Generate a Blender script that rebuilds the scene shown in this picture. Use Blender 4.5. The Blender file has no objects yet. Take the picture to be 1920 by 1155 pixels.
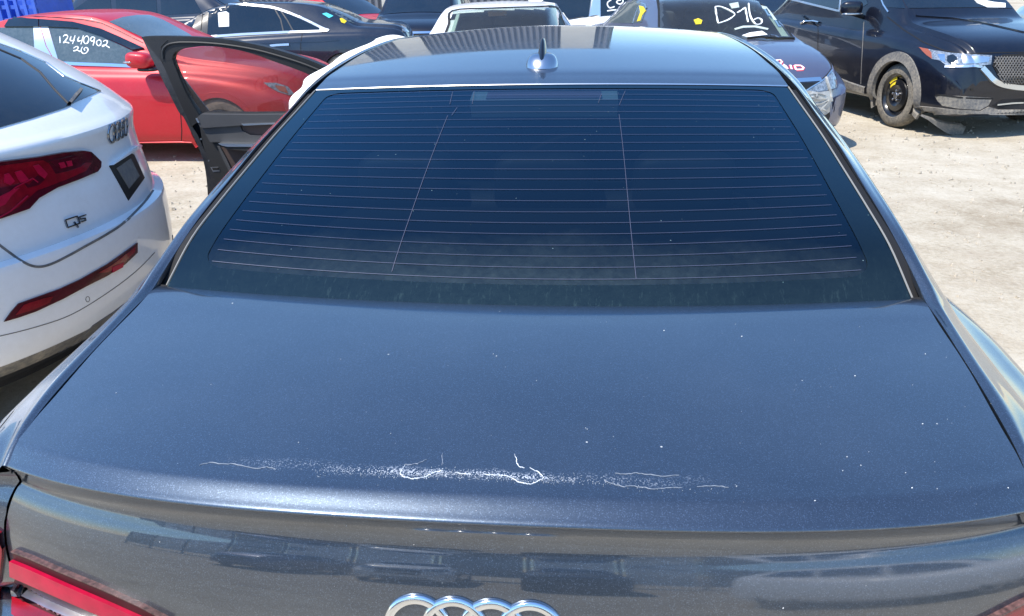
import bpy, bmesh, math, random
from mathutils import Vector, Matrix
from mathutils.bvhtree import BVHTree
from mathutils.geometry import delaunay_2d_cdt
random.seed(7)
S = bpy.context.scene
COL = S.collection

# ------------------------------------------------------------ camera
CAM = Vector((0.1071, -0.5942, 1.6126))
YAW, PITCH, ROLL, FPX = 0.10138, 0.40958, -0.021444, 1405.83
cy, sy, cp, sp = math.cos(YAW), math.sin(YAW), math.cos(PITCH), math.sin(PITCH)
FWD = Vector((-sy * cp, cy * cp, -sp))
R0 = Vector((cy, sy, 0)); U0 = R0.cross(FWD)
RGT = R0 * math.cos(ROLL) + U0 * math.sin(ROLL)
UPV = U0 * math.cos(ROLL) - R0 * math.sin(ROLL)
cd = bpy.data.cameras.new('camera'); cam = bpy.data.objects.new('camera', cd); COL.objects.link(cam)
cm = Matrix((RGT, UPV, -FWD)).transposed().to_4x4(); cm.translation = CAM
cam.matrix_world = cm
cd.sensor_width = 36; cd.lens = FPX / 1920 * 36; cd.clip_start = 0.05; cd.clip_end = 2000
S.camera = cam

# ------------------------------------------------------------ sky and sun
SUN_DIR = Vector((-0.42, -0.36, 0.93)).normalized()      # towards the sun
w = bpy.data.worlds.new('World'); S.world = w; w.use_nodes = True
nt = w.node_tree; nt.nodes.clear()
sky = nt.nodes.new('ShaderNodeTexSky'); sky.sky_type = 'NISHITA'; sky.sun_disc = False
sky.sun_elevation = math.asin(SUN_DIR.z)
sky.sun_rotation = math.atan2(SUN_DIR.x, SUN_DIR.y)
sky.altitude = 300; sky.air_density = 1.5; sky.dust_density = 0.0; sky.ozone_density = 10.0
bg = nt.nodes.new('ShaderNodeBackground'); bg.inputs['Strength'].default_value = 0.15
wo = nt.nodes.new('ShaderNodeOutputWorld')
nt.links.new(sky.outputs[0], bg.inputs[0]); nt.links.new(bg.outputs[0], wo.inputs[0])
ld = bpy.data.lights.new('sun', 'SUN'); ld.energy = 3.8; ld.angle = math.radians(0.53); ld.color = (1.0, 0.93, 0.82)
sun = bpy.data.objects.new('sun', ld); COL.objects.link(sun)
sun.rotation_euler = SUN_DIR.to_track_quat('Z', 'Y').to_euler(); sun.location = (-4, -4, 12)
S.view_settings.view_transform = 'Standard'; S.view_settings.look = 'None'
S.view_settings.exposure = 0.82; S.view_settings.gamma = 1.0; S.view_settings.use_curve_mapping = False
S.render.engine = 'CYCLES'
S.cycles.max_bounces = 8; S.cycles.transparent_max_bounces = 12
S.cycles.sample_clamp_indirect = 6.0
S.cycles.use_denoising = True

# ------------------------------------------------------------ materials
MATS = {}
def ramp(nt, fac, stops):
    n = nt.nodes.new('ShaderNodeValToRGB'); e = n.color_ramp.elements
    e[0].position, e[0].color = stops[0][0], (*stops[0][1], 1)
    e[1].position, e[1].color = stops[-1][0], (*stops[-1][1], 1)
    for p, c in stops[1:-1]:
        x = e.new(p); x.color = (*c, 1)
    nt.links.new(fac, n.inputs[0]); return n.outputs[0]
def noise(nt, scale, detail=3, rough=0.55, vec=None, obj=True):
    n = nt.nodes.new('ShaderNodeTexNoise'); n.inputs['Scale'].default_value = scale
    n.inputs['Detail'].default_value = detail; n.inputs['Roughness'].default_value = rough
    if vec is None:
        vec = coord(nt)
    nt.links.new(vec, n.inputs['Vector']); return n.outputs['Fac']
def coord(nt):
    for n in nt.nodes:
        if n.type == 'TEX_COORD': return n.outputs['Object']
    return nt.nodes.new('ShaderNodeTexCoord').outputs['Object']
def math_node(nt, op, a, b=None, clamp=False):
    n = nt.nodes.new('ShaderNodeMath'); n.operation = op; n.use_clamp = clamp
    for i, v in enumerate((a, b)):
        if v is None: continue
        if isinstance(v, (int, float)): n.inputs[i].default_value = v
        else: nt.links.new(v, n.inputs[i])
    return n.outputs[0]
def mixc(nt, fac, a, b):
    n = nt.nodes.new('ShaderNodeMix'); n.data_type = 'RGBA'
    for k, v in ((0, fac), (6, a), (7, b)):
        if isinstance(v, (int, float)): n.inputs[k].default_value = v
        elif isinstance(v, tuple): n.inputs[k].default_value = (*v, 1)
        else: nt.links.new(v, n.inputs[k])
    return n.outputs[2]
def mat(name, base, rough=0.5, metal=0.0, coat=0.0, coat_rough=0.02, spec=0.5, var=0.0, vscale=6, bump=0.0, bscale=200,
        dust=0.0, dust_col=(0.42, 0.37, 0.29), emit=None, estr=0, flake=0.0, orange=0.0, ior=None):
    m = bpy.data.materials.new(name); m.use_nodes = True; nt = m.node_tree; p = nt.nodes['Principled BSDF']
    p.inputs['Base Color'].default_value = (*base, 1); p.inputs['Roughness'].default_value = rough
    p.inputs['Metallic'].default_value = metal; p.inputs['Coat Weight'].default_value = coat
    p.inputs['Coat Roughness'].default_value = coat_rough; p.inputs['Specular IOR Level'].default_value = spec
    if ior: p.inputs['IOR'].default_value = ior
    col = None
    if var:
        f = noise(nt, vscale, 4)
        col = ramp(nt, f, [(0.3, tuple(c * (1 - var) for c in base)), (0.7, tuple(min(1, c * (1 + var)) for c in base))])
    if dust:
        f = math_node(nt, 'MULTIPLY', noise(nt, 3.5, 6, 0.7), noise(nt, 40, 4, 0.6))
        f = math_node(nt, 'MULTIPLY', math_node(nt, 'SUBTRACT', f, 0.12, True), dust * 4, True)
        col = mixc(nt, f, col if col else base, dust_col)
        r = math_node(nt, 'ADD', math_node(nt, 'MULTIPLY', f, 0.5), rough, True); nt.links.new(r, p.inputs['Roughness'])
        if metal:
            nt.links.new(math_node(nt, 'MULTIPLY', math_node(nt, 'SUBTRACT', 1.0, f, True), metal), p.inputs['Metallic'])
        if coat:
            nt.links.new(math_node(nt, 'ADD', math_node(nt, 'MULTIPLY', f, 0.35), coat_rough, True), p.inputs['Coat Roughness'])
    if col: nt.links.new(col, p.inputs['Base Color'])
    if bump:
        b = nt.nodes.new('ShaderNodeBump'); b.inputs['Strength'].default_value = bump; b.inputs['Distance'].default_value = 0.004
        nt.links.new(noise(nt, bscale, 3), b.inputs['Height']); nt.links.new(b.outputs[0], p.inputs['Normal'])
    if flake:
        v = nt.nodes.new('ShaderNodeTexVoronoi'); v.inputs['Scale'].default_value = 900; nt.links.new(coord(nt), v.inputs['Vector'])
        b = nt.nodes.new('ShaderNodeBump'); b.inputs['Strength'].default_value = flake; b.inputs['Distance'].default_value = 0.001
        nt.links.new(v.outputs['Color'], b.inputs['Height']); nt.links.new(b.outputs[0], p.inputs['Normal'])
    if orange:
        b = nt.nodes.new('ShaderNodeBump'); b.inputs['Strength'].default_value = orange; b.inputs['Distance'].default_value = 0.002
        nt.links.new(noise(nt, 30, 2), b.inputs['Height']); nt.links.new(b.outputs[0], p.inputs['Coat Normal'])
    if emit:
        p.inputs['Emission Color'].default_value = (*emit, 1); p.inputs['Emission Strength'].default_value = estr
    MATS[name] = m; return m

mat('white_paint', (0.86, 0.86, 0.86), 0.35, 0, 0.8, 0.03, var=0.02, dust=0.12, dust_col=(0.55, 0.50, 0.42))
mat('dirty_white', (0.70, 0.68, 0.64), 0.45, 0, 0.4, 0.1, var=0.06, dust=0.6, dust_col=(0.50, 0.42, 0.32))
mat('red_paint', (0.50, 0.003, 0.016), 0.42, 0.2, 0.4, 0.03, var=0.04, dust=0.03)
mat('navy_paint', (0.003, 0.009, 0.024), 0.3, 0.1, 1.0, 0.03, dust=0.03)
mat('black_paint', (0.002, 0.004, 0.012), 0.3, 0.1, 0.7, 0.03, spec=.3, dust=0.015)
mat('slate_paint', (0.16, 0.17, 0.24), 0.42, 0.75, 1.0, 0.04, dust=0.06)
mat('dull_black_paint', (0.008, 0.010, 0.016), 0.45, 0.2, 0.6, 0.12, dust=0.08)
mat('chrome', (0.80, 0.82, 0.84), 0.12, 1.0)
mat('satin_chrome', (0.72, 0.74, 0.76), 0.3, 1.0)
mat('aerial_silver', (0.50, 0.53, 0.56), 0.22, 1.0)
mat('lamp_maroon', (0.045, 0.002, 0.007), 0.45, 0, 0.0, spec=0.25)
mat('dark_chrome', (0.28, 0.30, 0.33), 0.15, 1.0)
mat('faint_mark', (0.34, 0.37, 0.42), 0.7)
mat('flaked_coat', (0.60, 0.62, 0.64), 0.8, var=.35, vscale=60)
mat('dark_glass', (0.003, 0.010, 0.020), 0.04, 0, 0.5, 0.02, spec=0.6, dust=0.02)
mat('pale_glass', (0.05, 0.075, 0.085), 0.06, 0, 0.5, 0.02, spec=0.7, dust=0.10, dust_col=(0.5, 0.55, 0.55))
mat('rubber', (0.006, 0.006, 0.007), 0.65, var=0.2)
mat('black_plastic', (0.005, 0.0055, 0.007), 0.45, var=0.15, dust=0.02)
mat('grey_plastic', (0.10, 0.10, 0.105), 0.6, var=0.15, dust=0.35)
mat('clad_plastic', (0.075, 0.078, 0.085), 0.6, var=0.2, dust=0.6)
mat('tyre', (0.065, 0.062, 0.058), 0.8, var=0.35, vscale=9, bump=0.3, bscale=60, dust=0.5)
mat('dark_gap', (0.004, 0.004, 0.005), 0.8)
mat('red_lens', (0.22, 0.002, 0.011), 0.2, 0, 0.45, 0.03, var=0.3, vscale=25)
mat('dark_red_lens', (0.075, 0.002, 0.010), 0.25, 0, 0.35, 0.04, spec=0.3, var=0.3, vscale=25)
mat('pink_lens', (0.42, 0.003, 0.035), 0.35, 0, 0.15, 0.1, spec=0.2, var=.15, vscale=40)
mat('lamp_clear', (0.34, 0.36, 0.37), 0.12, 0.55, 1.0, 0.03, var=0.6, vscale=45)
mat('amber', (0.30, 0.07, 0.02), 0.25, 0, 1.0, 0.02)
mat('white_mark', (0.88, 0.90, 0.90), 0.7)
mat('paper', (0.86, 0.86, 0.84), 0.8)
mat('yellow', (0.75, 0.55, 0.02), 0.45, var=0.2, vscale=60)
mat('cyan_sticker', (0.08, 0.60, 0.68), 0.5)
mat('red_print', (0.62, 0.02, 0.05), 0.5)
mat('airbag_cloth', (0.83, 0.83, 0.80), 0.85, var=0.03, bump=0.25, bscale=70)
mat('trim_grey', (0.055, 0.056, 0.06), 0.6, var=0.1, bump=0.15, bscale=300)
mat('trim_dark', (0.018, 0.018, 0.019), 0.6, var=0.12, bump=0.15, bscale=300)
mat('trim_brown', (0.065, 0.043, 0.038), 0.65, var=0.15, bump=0.15, bscale=300)
mat('wood', (0.12, 0.055, 0.03), 0.4, 0, 0.5, var=0.35, vscale=14)
mat('steel_black', (0.010, 0.010, 0.011), 0.3, 0.3, 0.6, 0.1)
mat('steel', (0.45, 0.45, 0.46), 0.35, 1.0)
mat('blue_plastic', (0.02, 0.10, 0.55), 0.5, var=0.15, dust=0.1)
mat('seat_fabric', (0.035, 0.04, 0.045), 0.9, var=0.2)
mat('cream_trim', (0.45, 0.52, 0.48), 0.7)
mat('wrap_film', (0.42, 0.42, 0.40), 0.22, 0, 0.6, 0.08, var=0.4, vscale=12, dust=0.3)
mat('wall_grey', (0.13, 0.14, 0.17), 0.6, var=0.08, vscale=0.5)
mat('wall_white', (0.42, 0.41, 0.38), 0.7, var=0.05, vscale=0.5)
mat('pebble', (0.46, 0.41, 0.33), 0.9, var=0.3, vscale=5)

def glass_mat(name, tint, spec_tint=(1, 1, 1), rough=0.02, ior=1.5, dust=0.06, dust_col=(0.42, 0.42, 0.38), extra=None):
    """thin tinted pane: what is behind shows darkened, the sky is reflected, dust sits on it"""
    m = bpy.data.materials.new(name); m.use_nodes = True; nt = m.node_tree; nt.nodes.clear()
    out = nt.nodes.new('ShaderNodeOutputMaterial')
    tr = nt.nodes.new('ShaderNodeBsdfTransparent'); tr.inputs[0].default_value = (*tint, 1)
    gl = nt.nodes.new('ShaderNodeBsdfGlossy'); gl.inputs['Roughness'].default_value = rough; gl.inputs[0].default_value = (*spec_tint, 1)
    fr = nt.nodes.new('ShaderNodeFresnel'); fr.inputs[0].default_value = ior
    mx = nt.nodes.new('ShaderNodeMixShader'); nt.links.new(fr.outputs[0], mx.inputs[0]); nt.links.new(tr.outputs[0], mx.inputs[1]); nt.links.new(gl.outputs[0], mx.inputs[2])
    df = nt.nodes.new('ShaderNodeBsdfDiffuse'); df.inputs[0].default_value = (*dust_col, 1)
    f = math_node(nt, 'MULTIPLY', math_node(nt, 'ADD', noise(nt, 5, 6, 0.7), math_node(nt, 'MULTIPLY', noise(nt, 260, 2), 0.7)), dust, True)
    if extra: f = extra(nt, f)
    m2 = nt.nodes.new('ShaderNodeMixShader'); nt.links.new(f, m2.inputs[0]); nt.links.new(mx.outputs[0], m2.inputs[1]); nt.links.new(df.outputs[0], m2.inputs[2])
    nt.links.new(m2.outputs[0], out.inputs[0]); MATS[name] = m; return m

def specks(nt, scale, thr, vec=None):
    """sparse round flecks: 1 inside a fleck"""
    v = nt.nodes.new('ShaderNodeTexVoronoi'); v.inputs['Scale'].default_value = scale
    nt.links.new(vec or coord(nt), v.inputs['Vector'])
    r = nt.nodes.new('ShaderNodeSeparateColor'); nt.links.new(v.outputs['Color'], r.inputs[0])
    keep = math_node(nt, 'GREATER_THAN', r.outputs[0], 0.86)
    size = math_node(nt, 'MULTIPLY', r.outputs[1], thr)
    return math_node(nt, 'MULTIPLY', math_node(nt, 'LESS_THAN', v.outputs['Distance'], size), keep)
def axis(nt, k):
    s = nt.nodes.new('ShaderNodeSeparateXYZ'); nt.links.new(coord(nt), s.inputs[0]); return s.outputs[k]
def band(nt, v, lo, hi, soft):
    a = nt.nodes.new('ShaderNodeMapRange'); a.inputs[1].default_value = lo; a.inputs[2].default_value = lo + soft; nt.links.new(v, a.inputs[0])
    b = nt.nodes.new('ShaderNodeMapRange'); b.inputs[1].default_value = hi; b.inputs[2].default_value = hi - soft; nt.links.new(v, b.inputs[0])
    return math_node(nt, 'MULTIPLY', a.outputs[0], b.outputs[0])

def grey_metallic():
    m = bpy.data.materials.new('grey_metallic'); m.use_nodes = True; nt = m.node_tree; p = nt.nodes['Principled BSDF']
    p.inputs['Metallic'].default_value = 0.8; p.inputs['Roughness'].default_value = 0.335
    p.inputs['Coat Weight'].default_value = 1.0; p.inputs['Coat Roughness'].default_value = 0.025; p.inputs['Coat IOR'].default_value = 1.78
    base = (0.064, 0.084, 0.114)
    v = nt.nodes.new('ShaderNodeTexVoronoi'); v.inputs['Scale'].default_value = 1100; nt.links.new(coord(nt), v.inputs['Vector'])
    sep = nt.nodes.new('ShaderNodeSeparateColor'); nt.links.new(v.outputs['Color'], sep.inputs[0])
    fl = ramp(nt, sep.outputs[0], [(0.0, tuple(c * 0.75 for c in base)), (0.85, base), (1.0, tuple(c * 1.9 for c in base))])
    film = math_node(nt, 'MULTIPLY', math_node(nt, 'SUBTRACT', noise(nt, 2.6, 6, 0.65), 0.43, True), 0.55, True)   # thin dusty film
    fine = math_node(nt, 'MULTIPLY', noise(nt, 420, 2), film)
    sp1 = specks(nt, 34, 0.05); sp2 = specks(nt, 120, 0.09)
    c = mixc(nt, fine, fl, (0.36, 0.36, 0.36))
    allsp = math_node(nt, 'ADD', sp1, math_node(nt, 'MULTIPLY', sp2, 0.5), True)
    c = mixc(nt, allsp, c, (0.42, 0.43, 0.43))
    # weathered clear coat along the spoiler: a speckled whitish band with its own wandering shape
    sx = axis(nt, 0); yy = axis(nt, 1); zz = axis(nt, 2)
    wob = math_node(nt, 'MULTIPLY', math_node(nt, 'SUBTRACT', noise(nt, 9, 4, 0.7), 0.5), 0.05)
    bow = math_node(nt, 'MULTIPLY', math_node(nt, 'MULTIPLY', sx, sx), 0.17)
    yv = math_node(nt, 'SUBTRACT', math_node(nt, 'ADD', yy, wob), bow)
    bd = math_node(nt, 'MULTIPLY', band(nt, yv, 0.092, 0.118, 0.012), band(nt, zz, 1.05, 1.2, 0.01))
    ext = math_node(nt, 'MULTIPLY', band(nt, sx, -0.34, 0.30, 0.26), math_node(nt, 'MULTIPLY', noise(nt, 6, 3), 2.0), True)
    gr = math_node(nt, 'GREATER_THAN', math_node(nt, 'ADD', noise(nt, 480, 2), math_node(nt, 'MULTIPLY', noise(nt, 22, 3), 0.30)), 0.74)
    wear = math_node(nt, 'MULTIPLY', math_node(nt, 'MULTIPLY', bd, ext), gr)
    wear = math_node(nt, 'MULTIPLY', wear, 0.8)
    c = mixc(nt, wear, c, (0.74, 0.76, 0.78))
    nt.links.new(c, p.inputs['Base Color'])
    dirt = math_node(nt, 'ADD', allsp, wear, True)
    nt.links.new(math_node(nt, 'SUBTRACT', 0.8, math_node(nt, 'MULTIPLY', dirt, 0.8), True), p.inputs['Metallic'])
    nt.links.new(math_node(nt, 'SUBTRACT', 1.0, dirt, True), p.inputs['Coat Weight'])
    nt.links.new(math_node(nt, 'ADD', math_node(nt, 'MULTIPLY', film, 0.5), 0.025), p.inputs['Coat Roughness'])
    b = nt.nodes.new('ShaderNodeBump'); b.inputs['Strength'].default_value = 0.09; b.inputs['Distance'].default_value = 0.0006
    nt.links.new(sep.outputs[1], b.inputs['Height']); nt.links.new(b.outputs[0], p.inputs['Normal'])
    MATS['grey_metallic'] = m
grey_metallic()
def base_dust(nt, f):
    yy = axis(nt, 1); zz = axis(nt, 2)
    g = nt.nodes.new('ShaderNodeMapRange'); g.inputs[1].default_value = 0.80; g.inputs[2].default_value = 0.60
    nt.links.new(math_node(nt, 'ADD', yy, math_node(nt, 'MULTIPLY', noise(nt, 7, 5, 0.7), 0.12)), g.inputs[0])
    e = math_node(nt, 'MULTIPLY', math_node(nt, 'MULTIPLY', g.outputs[0], noise(nt, 60, 5, 0.7)), 0.22)
    s = math_node(nt, 'MULTIPLY', specks(nt, 75, 0.10), 0.5)
    return math_node(nt, 'ADD', math_node(nt, 'ADD', f, e), s, True)
glass_mat('rear_glass', (0.22, 0.28, 0.32), spec_tint=(.3, .7, 1), ior=1.6, dust=0.006, dust_col=(0.26, 0.36, 0.36), extra=base_dust)
glass_mat('clear_glass', (0.62, 0.70, 0.68), dust=0.05)
glass_mat('door_glass', (0.72, 0.66, 0.64), dust=0.06, dust_col=(0.5, 0.42, 0.36))
def frit_dust(nt, f):
    g = nt.nodes.new('ShaderNodeMapRange'); g.inputs[1].default_value = 0.80; g.inputs[2].default_value = 0.62
    nt.links.new(math_node(nt, 'ADD', axis(nt, 1), math_node(nt, 'MULTIPLY', noise(nt, 7, 5, 0.7), 0.12)), g.inputs[0])
    mp = nt.nodes.new('ShaderNodeMapping'); mp.inputs['Scale'].default_value = (1, .22, .22); nt.links.new(coord(nt), mp.inputs[0])
    runs = math_node(nt, 'MULTIPLY', math_node(nt, 'SUBTRACT', noise(nt, 130, 4, 0.8, vec=mp.outputs[0]), 0.56, True), 0.55)     # dried water runs
    e = math_node(nt, 'MULTIPLY', g.outputs[0], math_node(nt, 'ADD', math_node(nt, 'MULTIPLY', noise(nt, 55, 6, 0.8), 0.07), runs))
    sp_ = math_node(nt, 'MULTIPLY', specks(nt, 75, 0.10), 0.4)
    return math_node(nt, 'ADD', math_node(nt, 'ADD', f, e), sp_, True)
glass_mat('frit', (0.0, 0.0, 0.0), spec_tint=(.42, .78, 1), ior=1.62, dust=0.022, dust_col=(0.20, 0.33, 0.32), rough=0.05, extra=frit_dust)
def ground_mat():
    m = bpy.data.materials.new('ground'); m.use_nodes = True; nt = m.node_tree; p = nt.nodes['Principled BSDF']
    a = noise(nt, 0.35, 6, 0.6); b = noise(nt, 2.2, 6, 0.65); d = noise(nt, 38, 5, 0.7); g = noise(nt, 230, 2)
    s = math_node(nt, 'ADD', math_node(nt, 'MULTIPLY', a, 0.35), math_node(nt, 'ADD', math_node(nt, 'MULTIPLY', b, 0.35), math_node(nt, 'MULTIPLY', d, 0.30)))
    c = ramp(nt, s, [(0.36, (0.27, 0.218, 0.150)), (0.5, (0.455, 0.402, 0.312)), (0.62, (0.56, 0.515, 0.425))])
    st = specks(nt, 22, 0.30)
    c = mixc(nt, math_node(nt, 'MULTIPLY', st, 0.45), c, (0.25, 0.22, 0.18))
    mp = nt.nodes.new('ShaderNodeMapping'); mp.inputs['Scale'].default_value = (0.5, 2.4, 1); mp.inputs['Rotation'].default_value = (0, 0, 0.25)
    nt.links.new(coord(nt), mp.inputs[0])
    tr = noise(nt, 1.4, 5, 0.7, vec=mp.outputs[0])
    c = mixc(nt, math_node(nt, 'MULTIPLY', math_node(nt, 'SUBTRACT', tr, 0.52, True), 3.0, True), c, (0.37, 0.31, 0.235))
    nt.links.new(c, p.inputs['Base Color']); p.inputs['Roughness'].default_value = 0.95; p.inputs['Specular IOR Level'].default_value = 0.2
    h = math_node(nt, 'ADD', math_node(nt, 'MULTIPLY', d, 1.0), math_node(nt, 'ADD', math_node(nt, 'MULTIPLY', g, 0.3), math_node(nt, 'MULTIPLY', b, 1.5)))
    bp = nt.nodes.new('ShaderNodeBump'); bp.inputs['Strength'].default_value = 0.55; bp.inputs['Distance'].default_value = 0.02
    nt.links.new(h, bp.inputs['Height']); nt.links.new(bp.outputs[0], p.inputs['Normal'])
    MATS['ground'] = m
ground_mat()

# ------------------------------------------------------------ helpers
def link(name, verts, faces, m, smooth=True, parent=None, angle=None):
    me = bpy.data.meshes.new(name); me.from_pydata([tuple(v) for v in verts], [], faces); me.update()
    if smooth and len(me.polygons):
        me.polygons.foreach_set('use_smooth', [True] * len(me.polygons))
        if angle: me.set_sharp_from_angle(angle=math.radians(angle))
    o = bpy.data.objects.new(name, me); COL.objects.link(o)
    if m: me.materials.append(MATS[m])
    if parent: o.parent = parent
    return o
def tag(o, label=None, cat=None, group=None, kind=None):
    if label: o['label'] = label
    if cat: o['category'] = cat
    if group: o['group'] = group
    if kind: o['kind'] = kind
    return o
def pchip(xs, ys, x):
    n = len(xs)
    if x <= xs[0]: return ys[0]
    if x >= xs[-1]: return ys[-1]
    i = 0
    while x > xs[i + 1]: i += 1
    def sl(k): return (ys[k + 1] - ys[k]) / (xs[k + 1] - xs[k])
    def tg(k):
        if k == 0: return sl(0)
        if k == n - 1: return sl(n - 2)
        a, b = sl(k - 1), sl(k)
        if a * b <= 0: return 0.0
        h0, h1 = xs[k] - xs[k - 1], xs[k + 1] - xs[k]
        return (h0 + h1) * 3 / ((2 * h1 + h0) / a + (h1 + 2 * h0) / b)
    h = xs[i + 1] - xs[i]; t = (x - xs[i]) / h; t2, t3 = t * t, t * t * t
    return (2 * t3 - 3 * t2 + 1) * ys[i] + (t3 - 2 * t2 + t) * h * tg(i) + (-2 * t3 + 3 * t2) * ys[i + 1] + (t3 - t2) * h * tg(i + 1)
def catmull(pts, n):
    out = []; k = len(pts)
    for i in range(k - 1):
        p0 = pts[max(i - 1, 0)]; p1 = pts[i]; p2 = pts[i + 1]; p3 = pts[min(i + 2, k - 1)]
        for j in range(n):
            t = j / n
            out.append(tuple(0.5 * (2 * b + (c - a) * t + (2 * a - 5 * b + 4 * c - d) * t * t + (3 * b - a - 3 * c + d) * t ** 3) for a, b, c, d in zip(p0, p1, p2, p3)))
    out.append(tuple(pts[-1])); return out
def grid_faces(nr, nc, wrap=False, flip=False):
    f = []
    for i in range(nr - 1):
        for j in range(nc if wrap else nc - 1):
            a, b = i * nc + j, i * nc + (j + 1) % nc
            q = (a, b, b + nc, a + nc)
            f.append(q[::-1] if flip else q)
    return f
def ray(px, py):
    return (FWD * FPX + RGT * (px - 960) - UPV * (py - 577.5)).normalized()
def on_plane(px, py, ax, val):
    d = ray(px, py); t = (val - CAM[ax]) / d[ax]; return CAM + d * t
def box_vf(cx, cy_, cz, sx, sy_, sz):
    v = [(cx + a * sx / 2, cy_ + b * sy_ / 2, cz + c * sz / 2) for a in (-1, 1) for b in (-1, 1) for c in (-1, 1)]
    return v, [(0, 1, 3, 2), (4, 6, 7, 5), (0, 4, 5, 1), (2, 3, 7, 6), (0, 2, 6, 4), (1, 5, 7, 3)]
def tube_vf(path, r, n=8, cap=True):
    path = [Vector(p) for p in path]; V = []; F = []
    for i, p in enumerate(path):
        t = (path[min(i + 1, len(path) - 1)] - path[max(i - 1, 0)]).normalized()
        a = t.cross(Vector((0, 0, 1)))
        if a.length < 1e-3: a = t.cross(Vector((0, 1, 0)))
        a.normalize(); b = t.cross(a); rr = r[i] if isinstance(r, (list, tuple)) else r
        for k in range(n):
            q = 2 * math.pi * k / n; V.append(p + (a * math.cos(q) + b * math.sin(q)) * rr)
    F = grid_faces(len(path), n, True)
    if cap: F += [tuple(range(n))[::-1], tuple(range((len(path) - 1) * n, len(path) * n))]
    return V, F
def merge(*vf):
    V = []; F = []
    for v, f in vf:
        k = len(V); V += list(v); F += [tuple(i + k for i in q) for q in f]
    return V, F

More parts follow.
